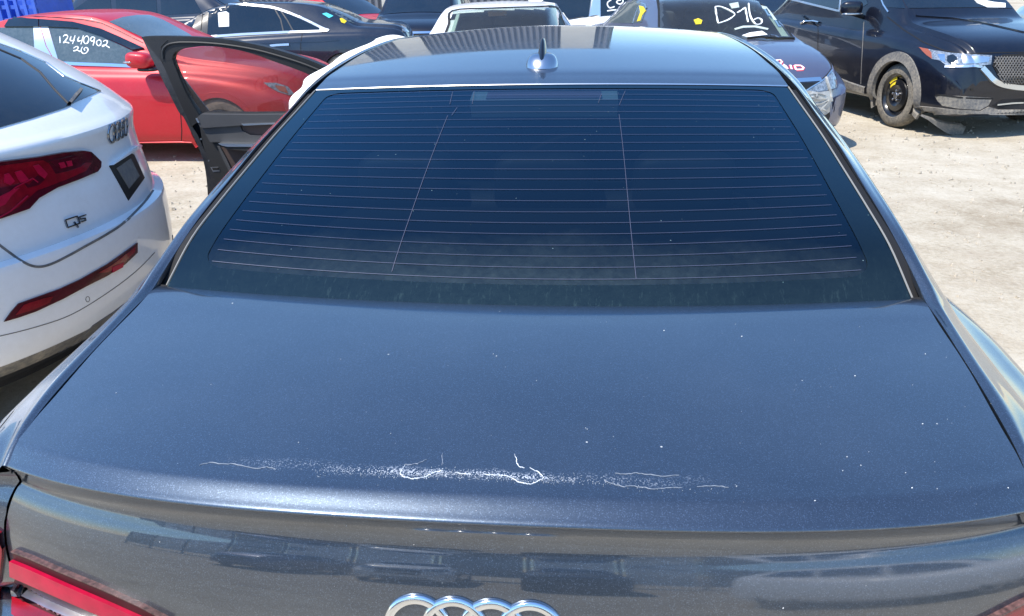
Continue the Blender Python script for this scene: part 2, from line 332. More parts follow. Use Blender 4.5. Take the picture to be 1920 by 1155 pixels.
class Thing:
    """a top-level thing: an Empty at its base; meshes are handed over in world space"""
    def __init__(s, name, label, cat, loc, heading=0.0, group=None):
        s.M = Matrix.Translation(Vector(loc)) @ Matrix.Rotation(heading, 4, 'Z'); s.I = s.M.inverted()
        s.root = bpy.data.objects.new(name, None); COL.objects.link(s.root)
        s.root.location = loc; s.root.rotation_euler = (0, 0, heading); s.root.empty_display_size = 0.3
        tag(s.root, label, cat, group); s.cast = None
    def add(s, name, vf, m, parent=None, smooth=True, local=False, angle=40, label=None):
        V, F = vf
        if not local: V = [s.I @ Vector(v) for v in V]
        o = link(name, V, F, m, smooth, parent or s.root, angle)
        if label: o['label'] = label
        return o
    def setcast(s, V, F, local=False):
        if local: V = [s.M @ Vector(v) for v in V]
        s.cast = BVHTree.FromPolygons([Vector(v) for v in V], F)
    def hit(s, px, py, last=None, back=None):
        d = ray(px, py); r = s.cast.ray_cast(CAM, d)
        if r[0] is None:
            if last is None: return None
            n = s.cast.find_nearest(CAM + d * last)
            return n[0], n[1], last
        n = r[1] if r[1].dot(d) < 0 else -r[1]
        return r[0], n, r[3]
    def drape(s, poly, off=0.004, step=8, smooth_poly=False):
        """a panel on the thing's own skin with that outline: vertices, faces, raised by off, with a skirt"""
        if smooth_poly: poly = catmull(list(poly) + [poly[0]], 5)[:-1]
        pts = []; n0 = len(poly)
        for i in range(n0):
            a, b = poly[i], poly[(i + 1) % n0]; L = math.hypot(b[0] - a[0], b[1] - a[1]); k = max(1, int(L / step))
            for j in range(k): pts.append(Vector((a[0] + (b[0] - a[0]) * j / k, a[1] + (b[1] - a[1]) * j / k)))
        nb = len(pts); ed = [(i, (i + 1) % nb) for i in range(nb)]
        xs = [p.x for p in pts]; ys = [p.y for p in pts]
        def inside(x, y):
            c = False; j = nb - 1
            for i in range(nb):
                if (pts[i].y > y) != (pts[j].y > y) and x < (pts[j].x - pts[i].x) * (y - pts[i].y) / (pts[j].y - pts[i].y) + pts[i].x: c = not c
                j = i
            return c
        gp = []
        y = min(ys) + step * 0.5; k = 0
        while y < max(ys):
            x = min(xs) + step * (0.25 + 0.5 * (k % 2))
            while x < max(xs):
                if inside(x, y) and min((p.x - x) ** 2 + (p.y - y) ** 2 for p in pts) > (0.45 * step) ** 2: gp.append(Vector((x, y)))
                x += step
            y += step * 0.87; k += 1
        vs, es, fs, *_ = delaunay_2d_cdt(pts + gp, ed, [], 1, 1e-4)
        V = []; N = []; last = None
        if last is None:
            for v in vs:
                h = s.hit(v.x, v.y)
                if h: last = h[2]; break
        if last is None: return [], []
        for v in vs:
            h = s.hit(v.x, v.y, last)
            V.append(h[0]); N.append(h[1]); last = h[2]
        F = [tuple(f) for f in fs]
        # orient towards the camera
        FF = []
        for f in F:
            a, b, c = (V[i] for i in f[:3]); nn = (b - a).cross(c - a)
            FF.append(f if nn.dot(a - CAM) < 0 else tuple(reversed(f)))
        cnt = {}
        for f in FF:
            for i in range(len(f)):
                e = (f[i], f[(i + 1) % len(f)]); cnt[e] = 1
        T = [v + n * off for v, n in zip(V, N)]; k = len(T)
        T += [v - n * 0.003 for v, n in zip(V, N)]
        sk = [(e[1], e[0], e[0] + k, e[1] + k) for e in cnt if (e[1], e[0]) not in cnt]
        return T, FF + sk
    def panel(s, name, poly, m, off=0.004, step=8, parent=None, smooth_poly=False, label=None):
        V, F = s.drape(poly, off, step, smooth_poly)
        if not F: return None
        return s.add(name, (V, F), m, parent, True, angle=35, label=label)
    def stroke_vf(s, line, wpx, off=0.004, step=4, closed=False, thick=True):
        pts = []
        L = list(line) + ([line[0]] if closed else [])
        for i in range(len(L) - 1):
            a, b = L[i], L[i + 1]; k = max(1, int(math.hypot(b[0] - a[0], b[1] - a[1]) / step))
            pts += [(a[0] + (b[0] - a[0]) * j / k, a[1] + (b[1] - a[1]) * j / k) for j in range(k)]
        pts.append(L[-1]); P = []; last = None
        for p in pts:
            h = s.hit(p[0], p[1], last)
            if h: P.append(h); last = h[2]
        V = []; n = len(P)
        if n < 2: return [], []
        for i in range(n):
            t = (P[min(i + 1, n - 1)][0] - P[max(i - 1, 0)][0])
            if t.length < 1e-9: t = RGT.copy()
            sd = t.normalized().cross(P[i][1]).normalized() * (wpx[i * len(wpx) // n] if isinstance(wpx, (list, tuple)) else wpx) * 0.5 * P[i][2] / FPX
            up = P[i][1]
            V += [P[i][0] - sd - up * 0.002, P[i][0] - sd * 0.8 + up * off, P[i][0] + sd * 0.8 + up * off, P[i][0] + sd - up * 0.002]
        return V, grid_faces(n, 4, flip=True)
    def stroke(s, name, lines, wpx, m, off=0.004, step=4, parent=None, smooth=False):
        ls = [catmull(l, 5) if smooth and len(l) > 2 else l for l in lines]
        V, F = merge(*[s.stroke_vf(l, wpx, off, step) for l in ls])
        if not F: return None
        return s.add(name, (V, F), m, parent, False)
# ------------------------------------------------------------ ground and the hall ahead
def build_ground():
    xs = sorted(set([-600, -300, -150, -80, -40, -25] + [x * 0.25 for x in range(-60, 61)] + [25, 40, 80, 150, 300, 600]))
    ys = sorted(set([-600, -300, -100, -50, -25] + [y * 0.25 for y in range(-40, 81)] + [30, 45, 80, 150, 300, 600]))
    V = []
    for y in ys:
        for x in xs:
            z = 0.0
            if abs(x) < 15 and -10 < y < 20:
                z = 0.008 * math.sin(x * 1.7 + math.sin(y * 0.9) * 2) * math.sin(y * 1.3 + 0.7) + 0.004 * math.sin(x * 5.1 + y * 3.3)
            V.append((x, y, z - 0.012))
    o = link('ground', V, grid_faces(len(ys), len(xs)), 'ground'); tag(o, kind='structure')
    # loose stones lying on the dirt
    V = []; F = []
    rnd = random.Random(3)
    for i in range(2600):
        if rnd.random() < 0.75: x, y = rnd.uniform(0.8, 7.5), rnd.uniform(0.3, 9.5)
        else: x, y = rnd.uniform(-6, -1.2), rnd.uniform(2.5, 7)
        r = rnd.choice((0.006, 0.008, 0.010, 0.014)) * rnd.uniform(0.6, 1.3); k = len(V)
        a = rnd.uniform(0, 6.28)
        for q in range(5):
            t = a + q * 1.2566; V.append((x + math.cos(t) * r * rnd.uniform(.8, 1.5), y + math.sin(t) * r * rnd.uniform(.7, 1.2), -0.014))
        for q in range(5):
            t = a + q * 1.2566 + .3; V.append((x + math.cos(t) * r * .7, y + math.sin(t) * r * .7, -0.008 + r * rnd.uniform(.5, .9)))
        F += [(k + q, k + (q + 1) % 5, k + 5 + (q + 1) % 5, k + 5 + q) for q in range(5)] + [tuple(range(k + 5, k + 10))]
    o = link('loose_stones', V, F, 'pebble', False); tag(o, 'small loose pale stones scattered over the dirt yard', 'stones', kind='stuff')
build_ground()

def build_hall():
    """corrugated shed ahead of the cars: seen only as the mirror image in the roof"""
    T = Thing('corrugated_shed', 'long grey corrugated shed mirrored in the grey sedan roof', 'shed', (-30, 52, 0))
    y0, x0, x1, h = 52.0, -84.0, 1.9, 14.5
    V = []; x = x0; st = 0.11; prof = [0, 0, .18, .18]
    cols = []
    i = 0
    while x <= x1:
        cols.append((x, y0 - prof[i % 4])); x += st; i += 1
    for z in (0, h): V += [(a, b, z) for a, b in cols]
    T.add('wall', (V, grid_faces(2, len(cols))), 'wall_grey', smooth=False)
    T.add('roof', box_vf((x0 + x1) / 2, y0 + 8.2, h + 0.12, x1 - x0 + .4, 17, .2), 'wall_grey', smooth=False)
    T.add('side_wall', box_vf(x1 + .06, y0 + 8.2, h / 2, .1, 16, h - .02), 'wall_grey', smooth=False)
    for a, b, in ((-19.0, -16.0), (-13.4, -11.4), (-1.6, .8), (-48, -42)):
        T.add('panel', box_vf((a + b) / 2, y0 - .26, h / 2, b - a, .12, h + .1), 'wall_white', smooth=False)
    T.add('flashing', box_vf((x0 + x1) / 2, y0 - .24, h + .02, x1 - x0 + .3, .06, .25), 'wall_white', smooth=False)
build_hall()

# ------------------------------------------------------------ the grey sedan in the foreground
def build_sedan():
    T = Thing('sedan', 'dark grey sedan filling the foreground with cracked paint on its boot lid', 'car', (0, 0, 0))
    def patch(rows, nt=4, nu=33, sharp=None):
        """rows of (y, z, half width, bow, drop): surface symmetric about the car's middle"""
        rr = catmull(rows, nt) if nt > 1 else rows
        V = []
        for y, z, hw, bow, dr in rr:
            for j in range(nu):
                u = -1 + 2 * j / (nu - 1); V.append((u * hw, y + bow * u * u, z - dr * u * u))
        return V, grid_faces(len(rr), nu, flip=True), len(rr), nu
    gm = 'grey_metallic'
    # boot lid: deck, spoiler crease, lip, undercut, rear face
    deck = [(.588, 1.098, 0.6852, .054, -.002), (.583, 1.104, 0.6842, .056, -.002), (.53, 1.1065, 0.6762, .058, .001), (.48, 1.108, 0.6702, .058, .006), (.39, 1.1085, 0.6622, .06, .012), (.29, 1.107, 0.6502, .06, .016), (.19, 1.103, 0.6382, .06, .018),
            (.13, 1.1005, 0.6322, .058, .020), (.098, 1.099, 0.6282, .056, .022), (.078, 1.0978, 0.6262, .053, .023)]
    lip = [(.078, 1.0978, .624, .053, .023), (.0722, 1.0967, .6235, .053, .0235), (.0640, 1.0930, .623, .054, .024), (.0525, 1.0866, .622, .055, .025), (.0456, 1.0829, .622, .056, .025), (.0438, 1.0805, .622, .056, .025), (.0443, 1.0787, .622, .0565, .025)]
    face = [(.0443, 1.0787, .622, .0565, .025), (.0478, 1.074, .622, .0575, .025), (.0530, 1.061, .623, .0585, .024), (.0555, 1.049, .624, .0595, .022), (.0555, 1.040, .625, .060, .020), (.0525, 1.030, .630, .060, .016), (.0455, 1.013, .635, .060, .010),
            (.0365, .987, .642, .061, .004), (.0285, .957, .648, .063, 0), (.0235, .925, .652, .065, 0), (.0225, .895, .654, .066, 0), (.028, .865, .654, .066, 0), (.045, .84, .652, .066, 0), (.075, .83, .648, .066, 0)]
    dk = catmull(deck, 6); lp = catmull(lip, 5); fc = catmull(face, 6)
    rows = dk[:-1] + lp[:-1] + fc
    V = []; nu = 97
    qx = lambda y, z: .042 * min(1, max(0, (.33 - y) / .25)) if z > 1.0 else .042
    for y, z, hw, bow, dr in rows:
        for j in range(nu):
            u = -1 + 2 * j / (nu - 1); V.append((u * hw, y + bow * u * u + qx(y, z) * u ** 4, z - dr * u * u))
    F = grid_faces(len(rows), nu, flip=True)
    lid = T.add('boot_lid', (V, F), gm, angle=60)
    lidVF = (V, F)
    # rear window
    grow = [(.566, 1.084, .674, .062, .002), (.60, 1.110, .664, .062, -.004), (.68, 1.156, .650, .06, -.012), (.80, 1.203, .642, .06, -.005), (.95, 1.2535, .637, .06, .006), (1.10, 1.299, .631, .06, .012), (1.25, 1.343, .621, .06, .017), (1.358, 1.372, .613, .06, .017)]
    def gl(t, u):
        """point on the rear glass: t 0 base .. 1 top, u -1 .. 1"""
        k = t * (len(grow) - 1); i = min(int(k), len(grow) - 2); f = k - i
        a = grow[max(i - 1, 0)]; b = grow[i]; c = grow[i + 1]; d = grow[min(i + 2, len(grow) - 1)]
        y, z, hw, bow, dr = (0.5 * (2 * q + (r - p) * f + (2 * p - 5 * q + 4 * r - s_) * f * f + (3 * q - p - 3 * r + s_) * f ** 3) for p, q, r, s_ in zip(a, b, c, d))
        return Vector((u * hw, y + bow * u * u, z - dr * u * u))
    def gn(t, u):
        e = 1e-3; a = gl(min(t + e, 1), u) - gl(max(t - e, 0), u); b = gl(t, min(u + e, 1)) - gl(t, max(u - e, -1))
        n = b.cross(a).normalized(); return n if n.z > 0 else -n
    nt_, nu_ = 40, 49
    V = [gl(i / (nt_ - 1), -1 + 2 * j / (nu_ - 1)) for i in range(nt_) for j in range(nu_)]
    pane = T.add('rear_window', (V, grid_faces(nt_, nu_)), 'rear_glass')
    # black ceramic border with a rounded inner outline, on the glass
    def border():
        tb, tt, ub, ut = 0.195, 0.965, 0.925, 0.9
        n = 64; inner = []; outer = []
        loop = []
        def rc(t0, u0, t1, u1, r):    # rounded rectangle loop in (t,u), r radius factor
            pts = []
            for cx, cy_, a0 in ((u1 - r, t1 - r * .7, 0), (u0 + r, t1 - r * .7, 90), (u0 + r, t0 + r * .7, 180), (u1 - r, t0 + r * .7, 270)):
                for k in range(9):
                    a = math.radians(a0 + k * 90 / 8); pts.append((cy_ + r * .7 * math.sin(a), cx + r * math.cos(a)))
            return pts
        def dens(p, m=6):
            o = []
            for i in range(len(p)):
                a, b = p[i], p[(i + 1) % len(p)]
                k = max(1, int(max(abs(a[0] - b[0]), abs(a[1] - b[1])) / .04))
                o += [(a[0] + (b[0] - a[0]) * j / k, a[1] + (b[1] - a[1]) * j / k) for j in range(k)]
            return o
        inn = dens(rc(tb, -ub, tt, ub, .07))
        # inner outline bows with the glass base
        V = []; m = len(inn); layers = 5
        for t, u in inn:
            du = max(abs(u) / .999, 1e-6); ct = .55
            s_ = 1 / max(abs(u), abs((t - ct) / (ct if t < ct else 1 - ct)), 1e-6)
            to, uo = ct + (t - ct) * s_, u * s_
            for q in range(layers):
                f = q / (layers - 1); tt_, uu_ = t + (to - t) * f, u + (uo - u) * f
                tt_ = min(max(tt_, 0), 1); uu_ = min(max(uu_, -1), 1)
                V.append(gl(tt_, uu_) + gn(tt_, uu_) * .0012)
        F = []
        for i in range(m):
            for q in range(layers - 1):
                a = i * layers + q; b = ((i + 1) % m) * layers + q; F.append((a, a + 1, b + 1, b))
        return V, F
    T.add('window_border', border(), 'frit', pane)
    # heater wires
    wm = mat('heater_wire', (0.085, 0.09, 0.14), 0.5, 0.2)
    NL = 22
    for i in range(NL):
        t = 0.215 + (0.95 - 0.215) * (i / (NL - 1)) ** 0.97
        lim = .912 - .012 * (1 - i / NL)
        V = []; n = 40
        for j in range(n):
            u = -lim + 2 * lim * j / (n - 1); p = gl(t, u) + gn(t, u) * .0016
            d = (gl(t + .004, u) - gl(t - .004, u)).normalized() * .0004
            V += [p - d, p + d]
        T.add('heater_wire', (V, grid_faces(n, 2)), 'heater_wire', pane, smooth=False)
    def wire(t0, u0, t1, u1):
        V = []; n = 14
        for j in range(n):
            f = j / (n - 1); t, u = t0 + (t1 - t0) * f, u0 + (u1 - u0) * f; p = gl(t, u) + gn(t, u) * .0017
            V += [p - Vector((.00045, 0, 0)), p + Vector((.00045, 0, 0))]
        T.add('heater_wire', (V, grid_faces(n, 2)), 'heater_wire', pane, smooth=False)
    wire(.225, -.36, .80, -.35); wire(.215, .305, .80, .295); wire(.86, -.36, .945, -.37); wire(.85, .30, .94, .33)
    wire(.86, -.27, .945, -.28); wire(.80, -.335, .84, -.325); wire(.86, .22, .92, .235)
    # third brake light behind the top of the glass
    mat('lamp_housing', (0.50, 0.62, 0.62), .6)
    V, F = [], []
    def slab(t0, t1, u0, u1, d0, d1):
        V = [gl(t, u) - gn(t, u) * d for d in (d0, d1) for t in (t0, t1) for u in (u0, (u0 + u1) / 2, u1)]
        return V, [(0, 1, 4, 3), (1, 2, 5, 4), (6, 9, 10, 7), (7, 10, 11, 8), (0, 6, 7, 1), (1, 7, 8, 2), (3, 4, 10, 9), (4, 5, 11, 10), (0, 3, 9, 6), (2, 8, 11, 5)]
    bl = T.add('brake_light', slab(.900, .975, -.29, .30, .006, .05), 'lamp_housing', smooth=False)
    mat('brake_lens', (0.42, 0.30, 0.38), 0.3, 0, .5)
    T.add('lens', slab(.905, .955, -.225, .235, .003, .0055), 'brake_lens', bl, smooth=False)
    mat('seal_grey', (0.22, 0.21, 0.19), .5)
    # seal strips round the glass
    def strip(pts, r, m, name, parent=pane):
        return T.add(name, tube_vf(pts, r, 6), m, parent)
    strip([gl(1, -1 + 2 * j / 40) + Vector((0, .006, .003)) for j in range(41)], .0026, 'satin_chrome', 'top_seal')
    for sg in (-1, 1):
        strip([gl(.02 + .98 * j / 30, sg * 1.0) + Vector((sg * .002, 0, .0025)) for j in range(31)], .0017, 'seal_grey', 'side_seal')
        V = []
        for j in range(31):
            p = gl(.02 + .97 * j / 30, sg * .985) - gn(.02 + .97 * j / 30, sg * .985) * .004
            V += [p, p + Vector((-sg * .012, 0, -.05)), p + Vector((sg * .01, 0, -.30))]
        T.add('pillar_trim', (V, grid_faces(31, 3, flip=sg < 0)), 'dark_gap', pane, smooth=False)  # added dark sheet that hides the lit inside of the quarter panel
        # dark channel between glass and pillar
        V = []
        for j in range(31):
            p = gl(j / 30, sg); V += [p + Vector((sg * .001, 0, -.003)), p + Vector((sg * .022, 0, -.006))]
        T.add('channel', (V, grid_faces(31, 2, flip=sg < 0)), 'dark_gap', pane, smooth=False)
    # roof, windscreen, bonnet
    roof = [(1.366, 1.376, .616, .058, .017), (1.42, 1.3885, .613, .055, .0175), (1.5, 1.403, .610, .05, .018), (1.75, 1.4315, .602, .035, .022), (2.0, 1.4465, .597, .02, .025), (2.3, 1.454, .592, .0, .028), (2.6, 1.452, .584, -.03, .03), (2.80, 1.441, .575, -.06, .032), (2.84, 1.436, .574, -.062, .032)]
    V, F, _, _ = patch(roof, 8, 41); T.add('roof', (V, F), gm)
    V, F, _, _ = patch([(2.845, 1.432, .574, -.062, .032), (3.1, 1.335, .60, -.09, .03), (3.45, 1.18, .64, -.13, .03), (3.72, 1.045, .68, -.17, .03)], 5, 25); T.add('windscreen', (V, F), 'dark_glass')
    V, F, _, _ = patch([(3.7, 1.04, .72, -.16, .03), (3.95, 1.0, .74, -.16, .04), (4.4, .93, .72, -.2, .06), (4.75, .84, .66, -.25, .08), (4.90, .76, .62, -.28, .06), (4.94, .6, .62, -.3, 0), (4.93, .3, .66, -.3, 0)], 5, 25); T.add('bonnet', (V, F), gm)
    # quarter panels, C pillars and flanks: (y, inner x,z, strip outer x,z, belt x,z, shoulder x,z, widest x,z, sill x,z)
    ST = [(.150, (.6275, 1.050), (.648, 1.044), (.70, 1.002), (.775, .942), (.835, .75), (.80, .32)),
          (.175, (.6292, 1.064), (.651, 1.058), (.707, 1.008), (.785, .945), (.845, .75), (.815, .30)),
          (.22, (.6355, 1.0775), (.659, 1.072), (.715, 1.013), (.81, .945), (.87, .75), (.84, .28)),
          (.30, (.6462, 1.087), (.673, 1.083), (.73, 1.015), (.84, .95), (.895, .75), (.87, .26)),
          (.45, (.6645, 1.0965), (.687, 1.094), (.742, 1.018), (.868, .955), (.92, .75), (.89, .25)),
          (.60, (.6800, 1.1045), (.700, 1.108), (.750, 1.020), (.887, .958), (.935, .75), (.90, .24)),
          (.66, (.679, 1.126), (.703, 1.126), (.752, 1.022), (.892, .96), (.937, .75), (.90, .24)),
          (.80, (.668, 1.186), (.701, 1.174), (.757, 1.025), (.902, .962), (.941, .75), (.90, .23)),
          (.95, (.662, 1.230), (.703, 1.207), (.760, 1.022), (.906, .96), (.943, .75), (.90, .23)),
          (1.10, (.657, 1.272), (.706, 1.235), (.763, 1.018), (.906, .955), (.943, .75), (.90, .22)),
          (1.25, (.648, 1.310), (.707, 1.262), (.765, 1.012), (.902, .945), (.942, .75), (.90, .2)),
          (1.42, (.637, 1.354), (.703, 1.292), (.767, 1.005), (.895, .935), (.938, .75), (.90, .2)),
          (1.55, (.6175, 1.386), (.688, 1.335), (.768, 1.0), (.89, .93), (.935, .75), (.90, .2)),
          (1.78, (.605, 1.411), (.662, 1.378), (.768, .995), (.885, .925), (.932, .72), (.90, .2)),
          (2.02, (.599, 1.423), (.644, 1.398), (.768, .985), (.885, .915), (.932, .7), (.90, .2)),
          (2.3, (.594, 1.4265), (.636, 1.405), (.768, .975), (.885, .905), (.932, .7), (.90, .2)),
          (2.58, (.586, 1.4225), (.630, 1.398), (.768, .965), (.885, .895), (.932, .7), (.90, .2)),
          (2.78, (.577, 1.405), (.63, 1.375), (.768, .96), (.885, .89), (.932, .7), (.90, .2)),
          (3.05, (.605, 1.30), (.66, 1.27), (.768, .955), (.885, .885), (.932, .7), (.90, .2)),
          (3.35, (.645, 1.155), (.70, 1.13), (.77, .95), (.885, .88), (.932, .7), (.90, .2)),
          (3.55, (.685, 1.02), (.73, 1.0), (.79, .94), (.885, .87), (.932, .7), (.90, .2)),
          (4.0, (.745, .955), (.77, .945), (.81, .92), (.885, .85), (.932, .7), (.90, .25)),
          (4.5, (.72, .865), (.74, .855), (.77, .83), (.82, .78), (.88, .65), (.86, .25)),
          (4.80, (.60, .70), (.62, .69), (.63, .68), (.65, .66), (.70, .55), (.70, .3))]
    ys = [s_[0] for s_ in ST]
    dense = sorted(set([round(.150 + i * .02, 3) for i in range(78)] + [1.7 + i * .08 for i in range(39)]))
    for sg in (-1, 1):
        rows = []
        for y in dense:
            sec = [(pchip(ys, [s_[k][0] for s_ in ST], y), pchip(ys, [s_[k][1] for s_ in ST], y)) for k in range(1, 7)]
            (ix, iz), o1, b, sh, mx, si = sec
            pts = [(ix, iz - .012), (ix + .0005, iz - .002), (ix + .003, iz), ((ix + o1[0]) / 2 - .001, (iz + o1[1]) / 2 + .0045), o1, ((o1[0] * .5 + b[0] * .5) + .014, (o1[1] + b[1]) / 2 + .01), b, ((b[0] + sh[0]) / 2 + .008, (b[1] + sh[1]) / 2 - .006), sh, (mx[0] - .004, (sh[1] * .6 + mx[1] * .4)), mx, ((mx[0] + si[0]) / 2 + .015, (mx[1] + si[1]) / 2 - .1), si]
            rows.append([(sg * p[0], y, p[1]) for p in catmull(pts, 5)])
        nc = len(rows[0]); V = [p for r in rows for p in r]
        F = grid_faces(len(rows), nc, flip=sg > 0)
        if sg < 0: F = [f for f in F if not (2.15 < V[f[0]][1] < 3.3 and .25 < V[f[0]][2] < 1.36 and V[f[0]][0] < -.63)]   # opening of the swung door
        q = T.add('quarter_panel', (V, F), gm, angle=50)
        # fixed side glass between strip and belt
        r0 = 22; r1 = 29
        def side_glass(y0, y1, name):
            VV = []; idx = [i for i, y in enumerate(dense) if y0 <= y <= y1]
            for i in idx:
                for k in range(r0, r1 + 1):
                    p = Vector(rows[i][k]); VV.append(p + Vector((sg * .004, 0, .002)))
            T.add(name, (VV, grid_faces(len(idx), r1 - r0 + 1, flip=sg > 0)), 'dark_glass', q)
        side_glass(1.16, 1.98, 'side_window')
        if sg > 0: side_glass(2.10, 3.2, 'side_window')
        # shut gap along the boot lid
        V = []
        for y in [.152 + .49 * j / 40 for j in range(41)]:
            ix = pchip(ys, [s_[1][0] for s_ in ST], y); iz = pchip(ys, [s_[1][1] for s_ in ST], y)
            V += [(sg * (ix - .016), y, iz - .012), (sg * (ix + .004), y, iz - .010)]
        T.add('shut_gap', (V, grid_faces(41, 2, flip=sg < 0)), 'dark_gap', lid, smooth=False)
        # rear corner between quarter panel and boot lid
        V = []; n = 26; m = 12
        sec0 = rows[0]
        zs = [1.052 - i * (1.052 - .80) / (n - 1) for i in range(n)]
        prof = [(r[1] + r[2 + 1], r[1] - r[4], r[2]) for r in fc]
        def lidedge(z):
            best = min(fc, key=lambda r: abs(r[1] - r[4] - z)); return best[2], best[0] + best[3] + .042
        def sidex(z):
            best = min(sec0, key=lambda p: abs(p[2] - z)); return abs(best[0])
        for z in zs:
            ex, ey = lidedge(z); sx_ = sidex(z)
            for j in range(m):
                f = j / (m - 1); x = ex + .0035 + (sx_ - ex - .0035) * math.sin(f * 1.5708); y = ey + (.151 - ey) * (1 - math.cos(f * 1.5708))
                V.append((sg * x, y, z))
        cor = T.add('rear_corner', (V, grid_faces(n, m, flip=sg > 0)), gm)
    # rear bumper and lower body
    V = []; nb = 61
    brow = [(.83, .075, .80), (.80, .03, .835), (.74, .0, .845), (.66, -.005, .85), (.55, .0, .85), (.42, .02, .84), (.30, .07, .82), (.22, .16, .80)]
    for z, y0, hw in catmull(brow, 4):
        for j in range(nb):
            u = -1 + 2 * j / (nb - 1); x = hw * math.sin(u * 1.5708) if True else 0
            V.append((x, y0 + .42 * (1 - math.sqrt(max(0, 1 - abs(math.sin(u * 1.5708)) ** 3.2))) * .6, z))
    T.add('rear_bumper', (V, grid_faces(len(catmull(brow, 4)), nb, flip=True)), gm)
    V, F = box_vf(0, 2.45, .26, 1.6, 4.3, .10); T.add('floor_pan', (V, F), 'dark_gap', smooth=False)
    # cabin
    V, F = box_vf(0, .98, 1.06, 1.22, .55, .05); T.add('parcel_shelf', (V, F), 'trim_dark', smooth=False)
    def cushion(cx, cy_, cz, sx, sy_, sz, name):
        n = 12; V = []
        for i in range(n + 1):
            ph = -1.5708 + 3.1416 * i / n
            for j in range(20):
                th = 6.2832 * j / 20; e = .45
                c_, s_ = math.cos(th), math.sin(th); cpn = abs(math.cos(ph)) ** e
                V.append((cx + sx / 2 * cpn * math.copysign(abs(c_) ** e, c_), cy_ + sy_ / 2 * cpn * math.copysign(abs(s_) ** e, s_), cz + sz / 2 * math.copysign(abs(math.sin(ph)) ** e, math.sin(ph))))
        T.add(name, (V, grid_faces(n + 1, 20, True)), 'trim_dark')
    for sg in (-1, 1):
        V, F = box_vf(sg * .63, 2.3, .75, .02, 2.0, 1.0); T.add('side_light_block', (V, F), 'dark_gap', smooth=False)  # added dark sheets along both sides, blocking stray light through the cabin
        V, F = box_vf(sg * .605, 2.25, 1.27, .01, 1.3, .20); T.add('upper_light_block', (V, F), 'dark_gap', smooth=False)  # added dark strips below the roof edges, keeping bright patches out of view
    V, F = box_vf(0, 3.05, 1.0, 1.2, .02, .75); T.add('front_light_block', (V, F), 'dark_gap', smooth=False)  # added dark partition, shutting off light from the front of the cabin
    for x in (-.36, 0, .36): cushion(x, 1.34, 1.13, .26, .12, .16, 'headrest')
    cushion(0, 1.42, .83, 1.3, .2, .55, 'rear_seat')
    for x in (-.38, .38): cushion(x, 2.35, .8, .5, .22, .7, 'front_seat'); cushion(x, 2.3, 1.23, .28, .12, .18, 'headrest')
    V, F = box_vf(0, 3.2, .85, 1.3, .35, .2); T.add('dashboard', (V, F), 'trim_dark', smooth=False)
    # aerial: rounded foot and a shark fin
    a0 = Vector((-.012, 1.512, 0))
    zr = pchip([1.366, 1.42, 1.5, 1.75], [1.376, 1.3885, 1.403, 1.4315], 1.512)
    V = []; n = 14
    for i in range(n + 1):
        ph = 1.5708 * i / n
        for j in range(28):
            th = 6.2832 * j / 28
            V.append((a0.x + .0430 * max(0.0, math.cos(ph)) ** .55 * math.cos(th), a0.y + (.034 if math.sin(th) < 0 else .085) * max(0.0, math.cos(ph)) ** .6 * math.sin(th) + .02 * math.sin(ph), zr - .004 + .036 * math.sin(ph) ** .9 + .012 * math.sin(th) * 0))
    ae = T.add('aerial', (V, grid_faces(n + 1, 28, True)), 'aerial_silver')
    V = []; n = 12
    for i in range(n + 1):
        f = i / n; z = zr + .018 + .050 * f; w_ = .0105 * (1 - f) ** .5 + .0030; y0 = a0.y - .020 + .045 * f ** 1.3; y1 = a0.y + .080 - .010 * f
        for j in range(16):
            th = 6.2832 * j / 16; V.append((a0.x + w_ * math.cos(th), (y0 + y1) / 2 + (y1 - y0) / 2 * math.sin(th), z))
    T.add('fin', (V, grid_faces(n + 1, 16, True) + [tuple(range(n * 16, n * 16 + 16))]), 'black_paint', ae)
    # four interlocked rings on the boot lid
    bt = BVHTree.FromPolygons([Vector(v) for v in lidVF[0]], lidVF[1]); r = .0345; wdt = .203; pitch = (wdt - 2 * r - .006) / 3
    emb = None
    for k in range(4):
        cx = -.007 + (-1.5 + k) * pitch; V = []; n = 48
        for i in range(n):
            th = 6.2832 * i / n; 
            for dr_, dp in ((-.0052, .000), (-.0046, .0036), (-.0030, .0046 + .0004 * (k % 2)), (.0030, .0046 + .0004 * (k % 2)), (.0046, .0036), (.0052, .000)):
                x = cx + (r + dr_) * math.cos(th); z = .945 + (r + dr_) * math.sin(th) * 1.03
                h = bt.ray_cast(Vector((x, -.5, z)), Vector((0, 1, 0)))
                V.append(h[0] + Vector((0, -1, .12)).normalized() * (dp + .0005))
        o = T.add('emblem_ring', (V, [f for f in [tuple(((i * 6 + j), (i * 6 + j + 1), (((i + 1) % n) * 6 + j + 1), (((i + 1) % n) * 6 + j)) for i in range(n) for j in range(5))][0]]), 'chrome', lid, angle=50)
    # skins for the tail lamps: lid and rear corners together
    allV, allF = [], []
    for o in bpy.data.objects:
        if o.parent == T.root and o.name.split('.')[0] in ('boot_lid', 'rear_corner', 'rear_bumper', 'quarter_panel'):
            k = len(allV); allV += [T.M @ v.co for v in o.data.vertices]; allF += [tuple(i + k for i in p.vertices) for p in o.data.polygons]
    T.cast = BVHTree.FromPolygons(allV, allF)
    mat('lamp_dirt', (0.10, 0.05, 0.045), 0.5, 0, .3, .2, var=.7, vscale=160)
    lamp = T.panel('tail_lamp', [(30, 1031), (60, 1042), (120, 1068), (200, 1101), (270, 1133), (322, 1160), (335, 1205), (150, 1215), (30, 1170)], 'lamp_maroon', .004, 6, lid)
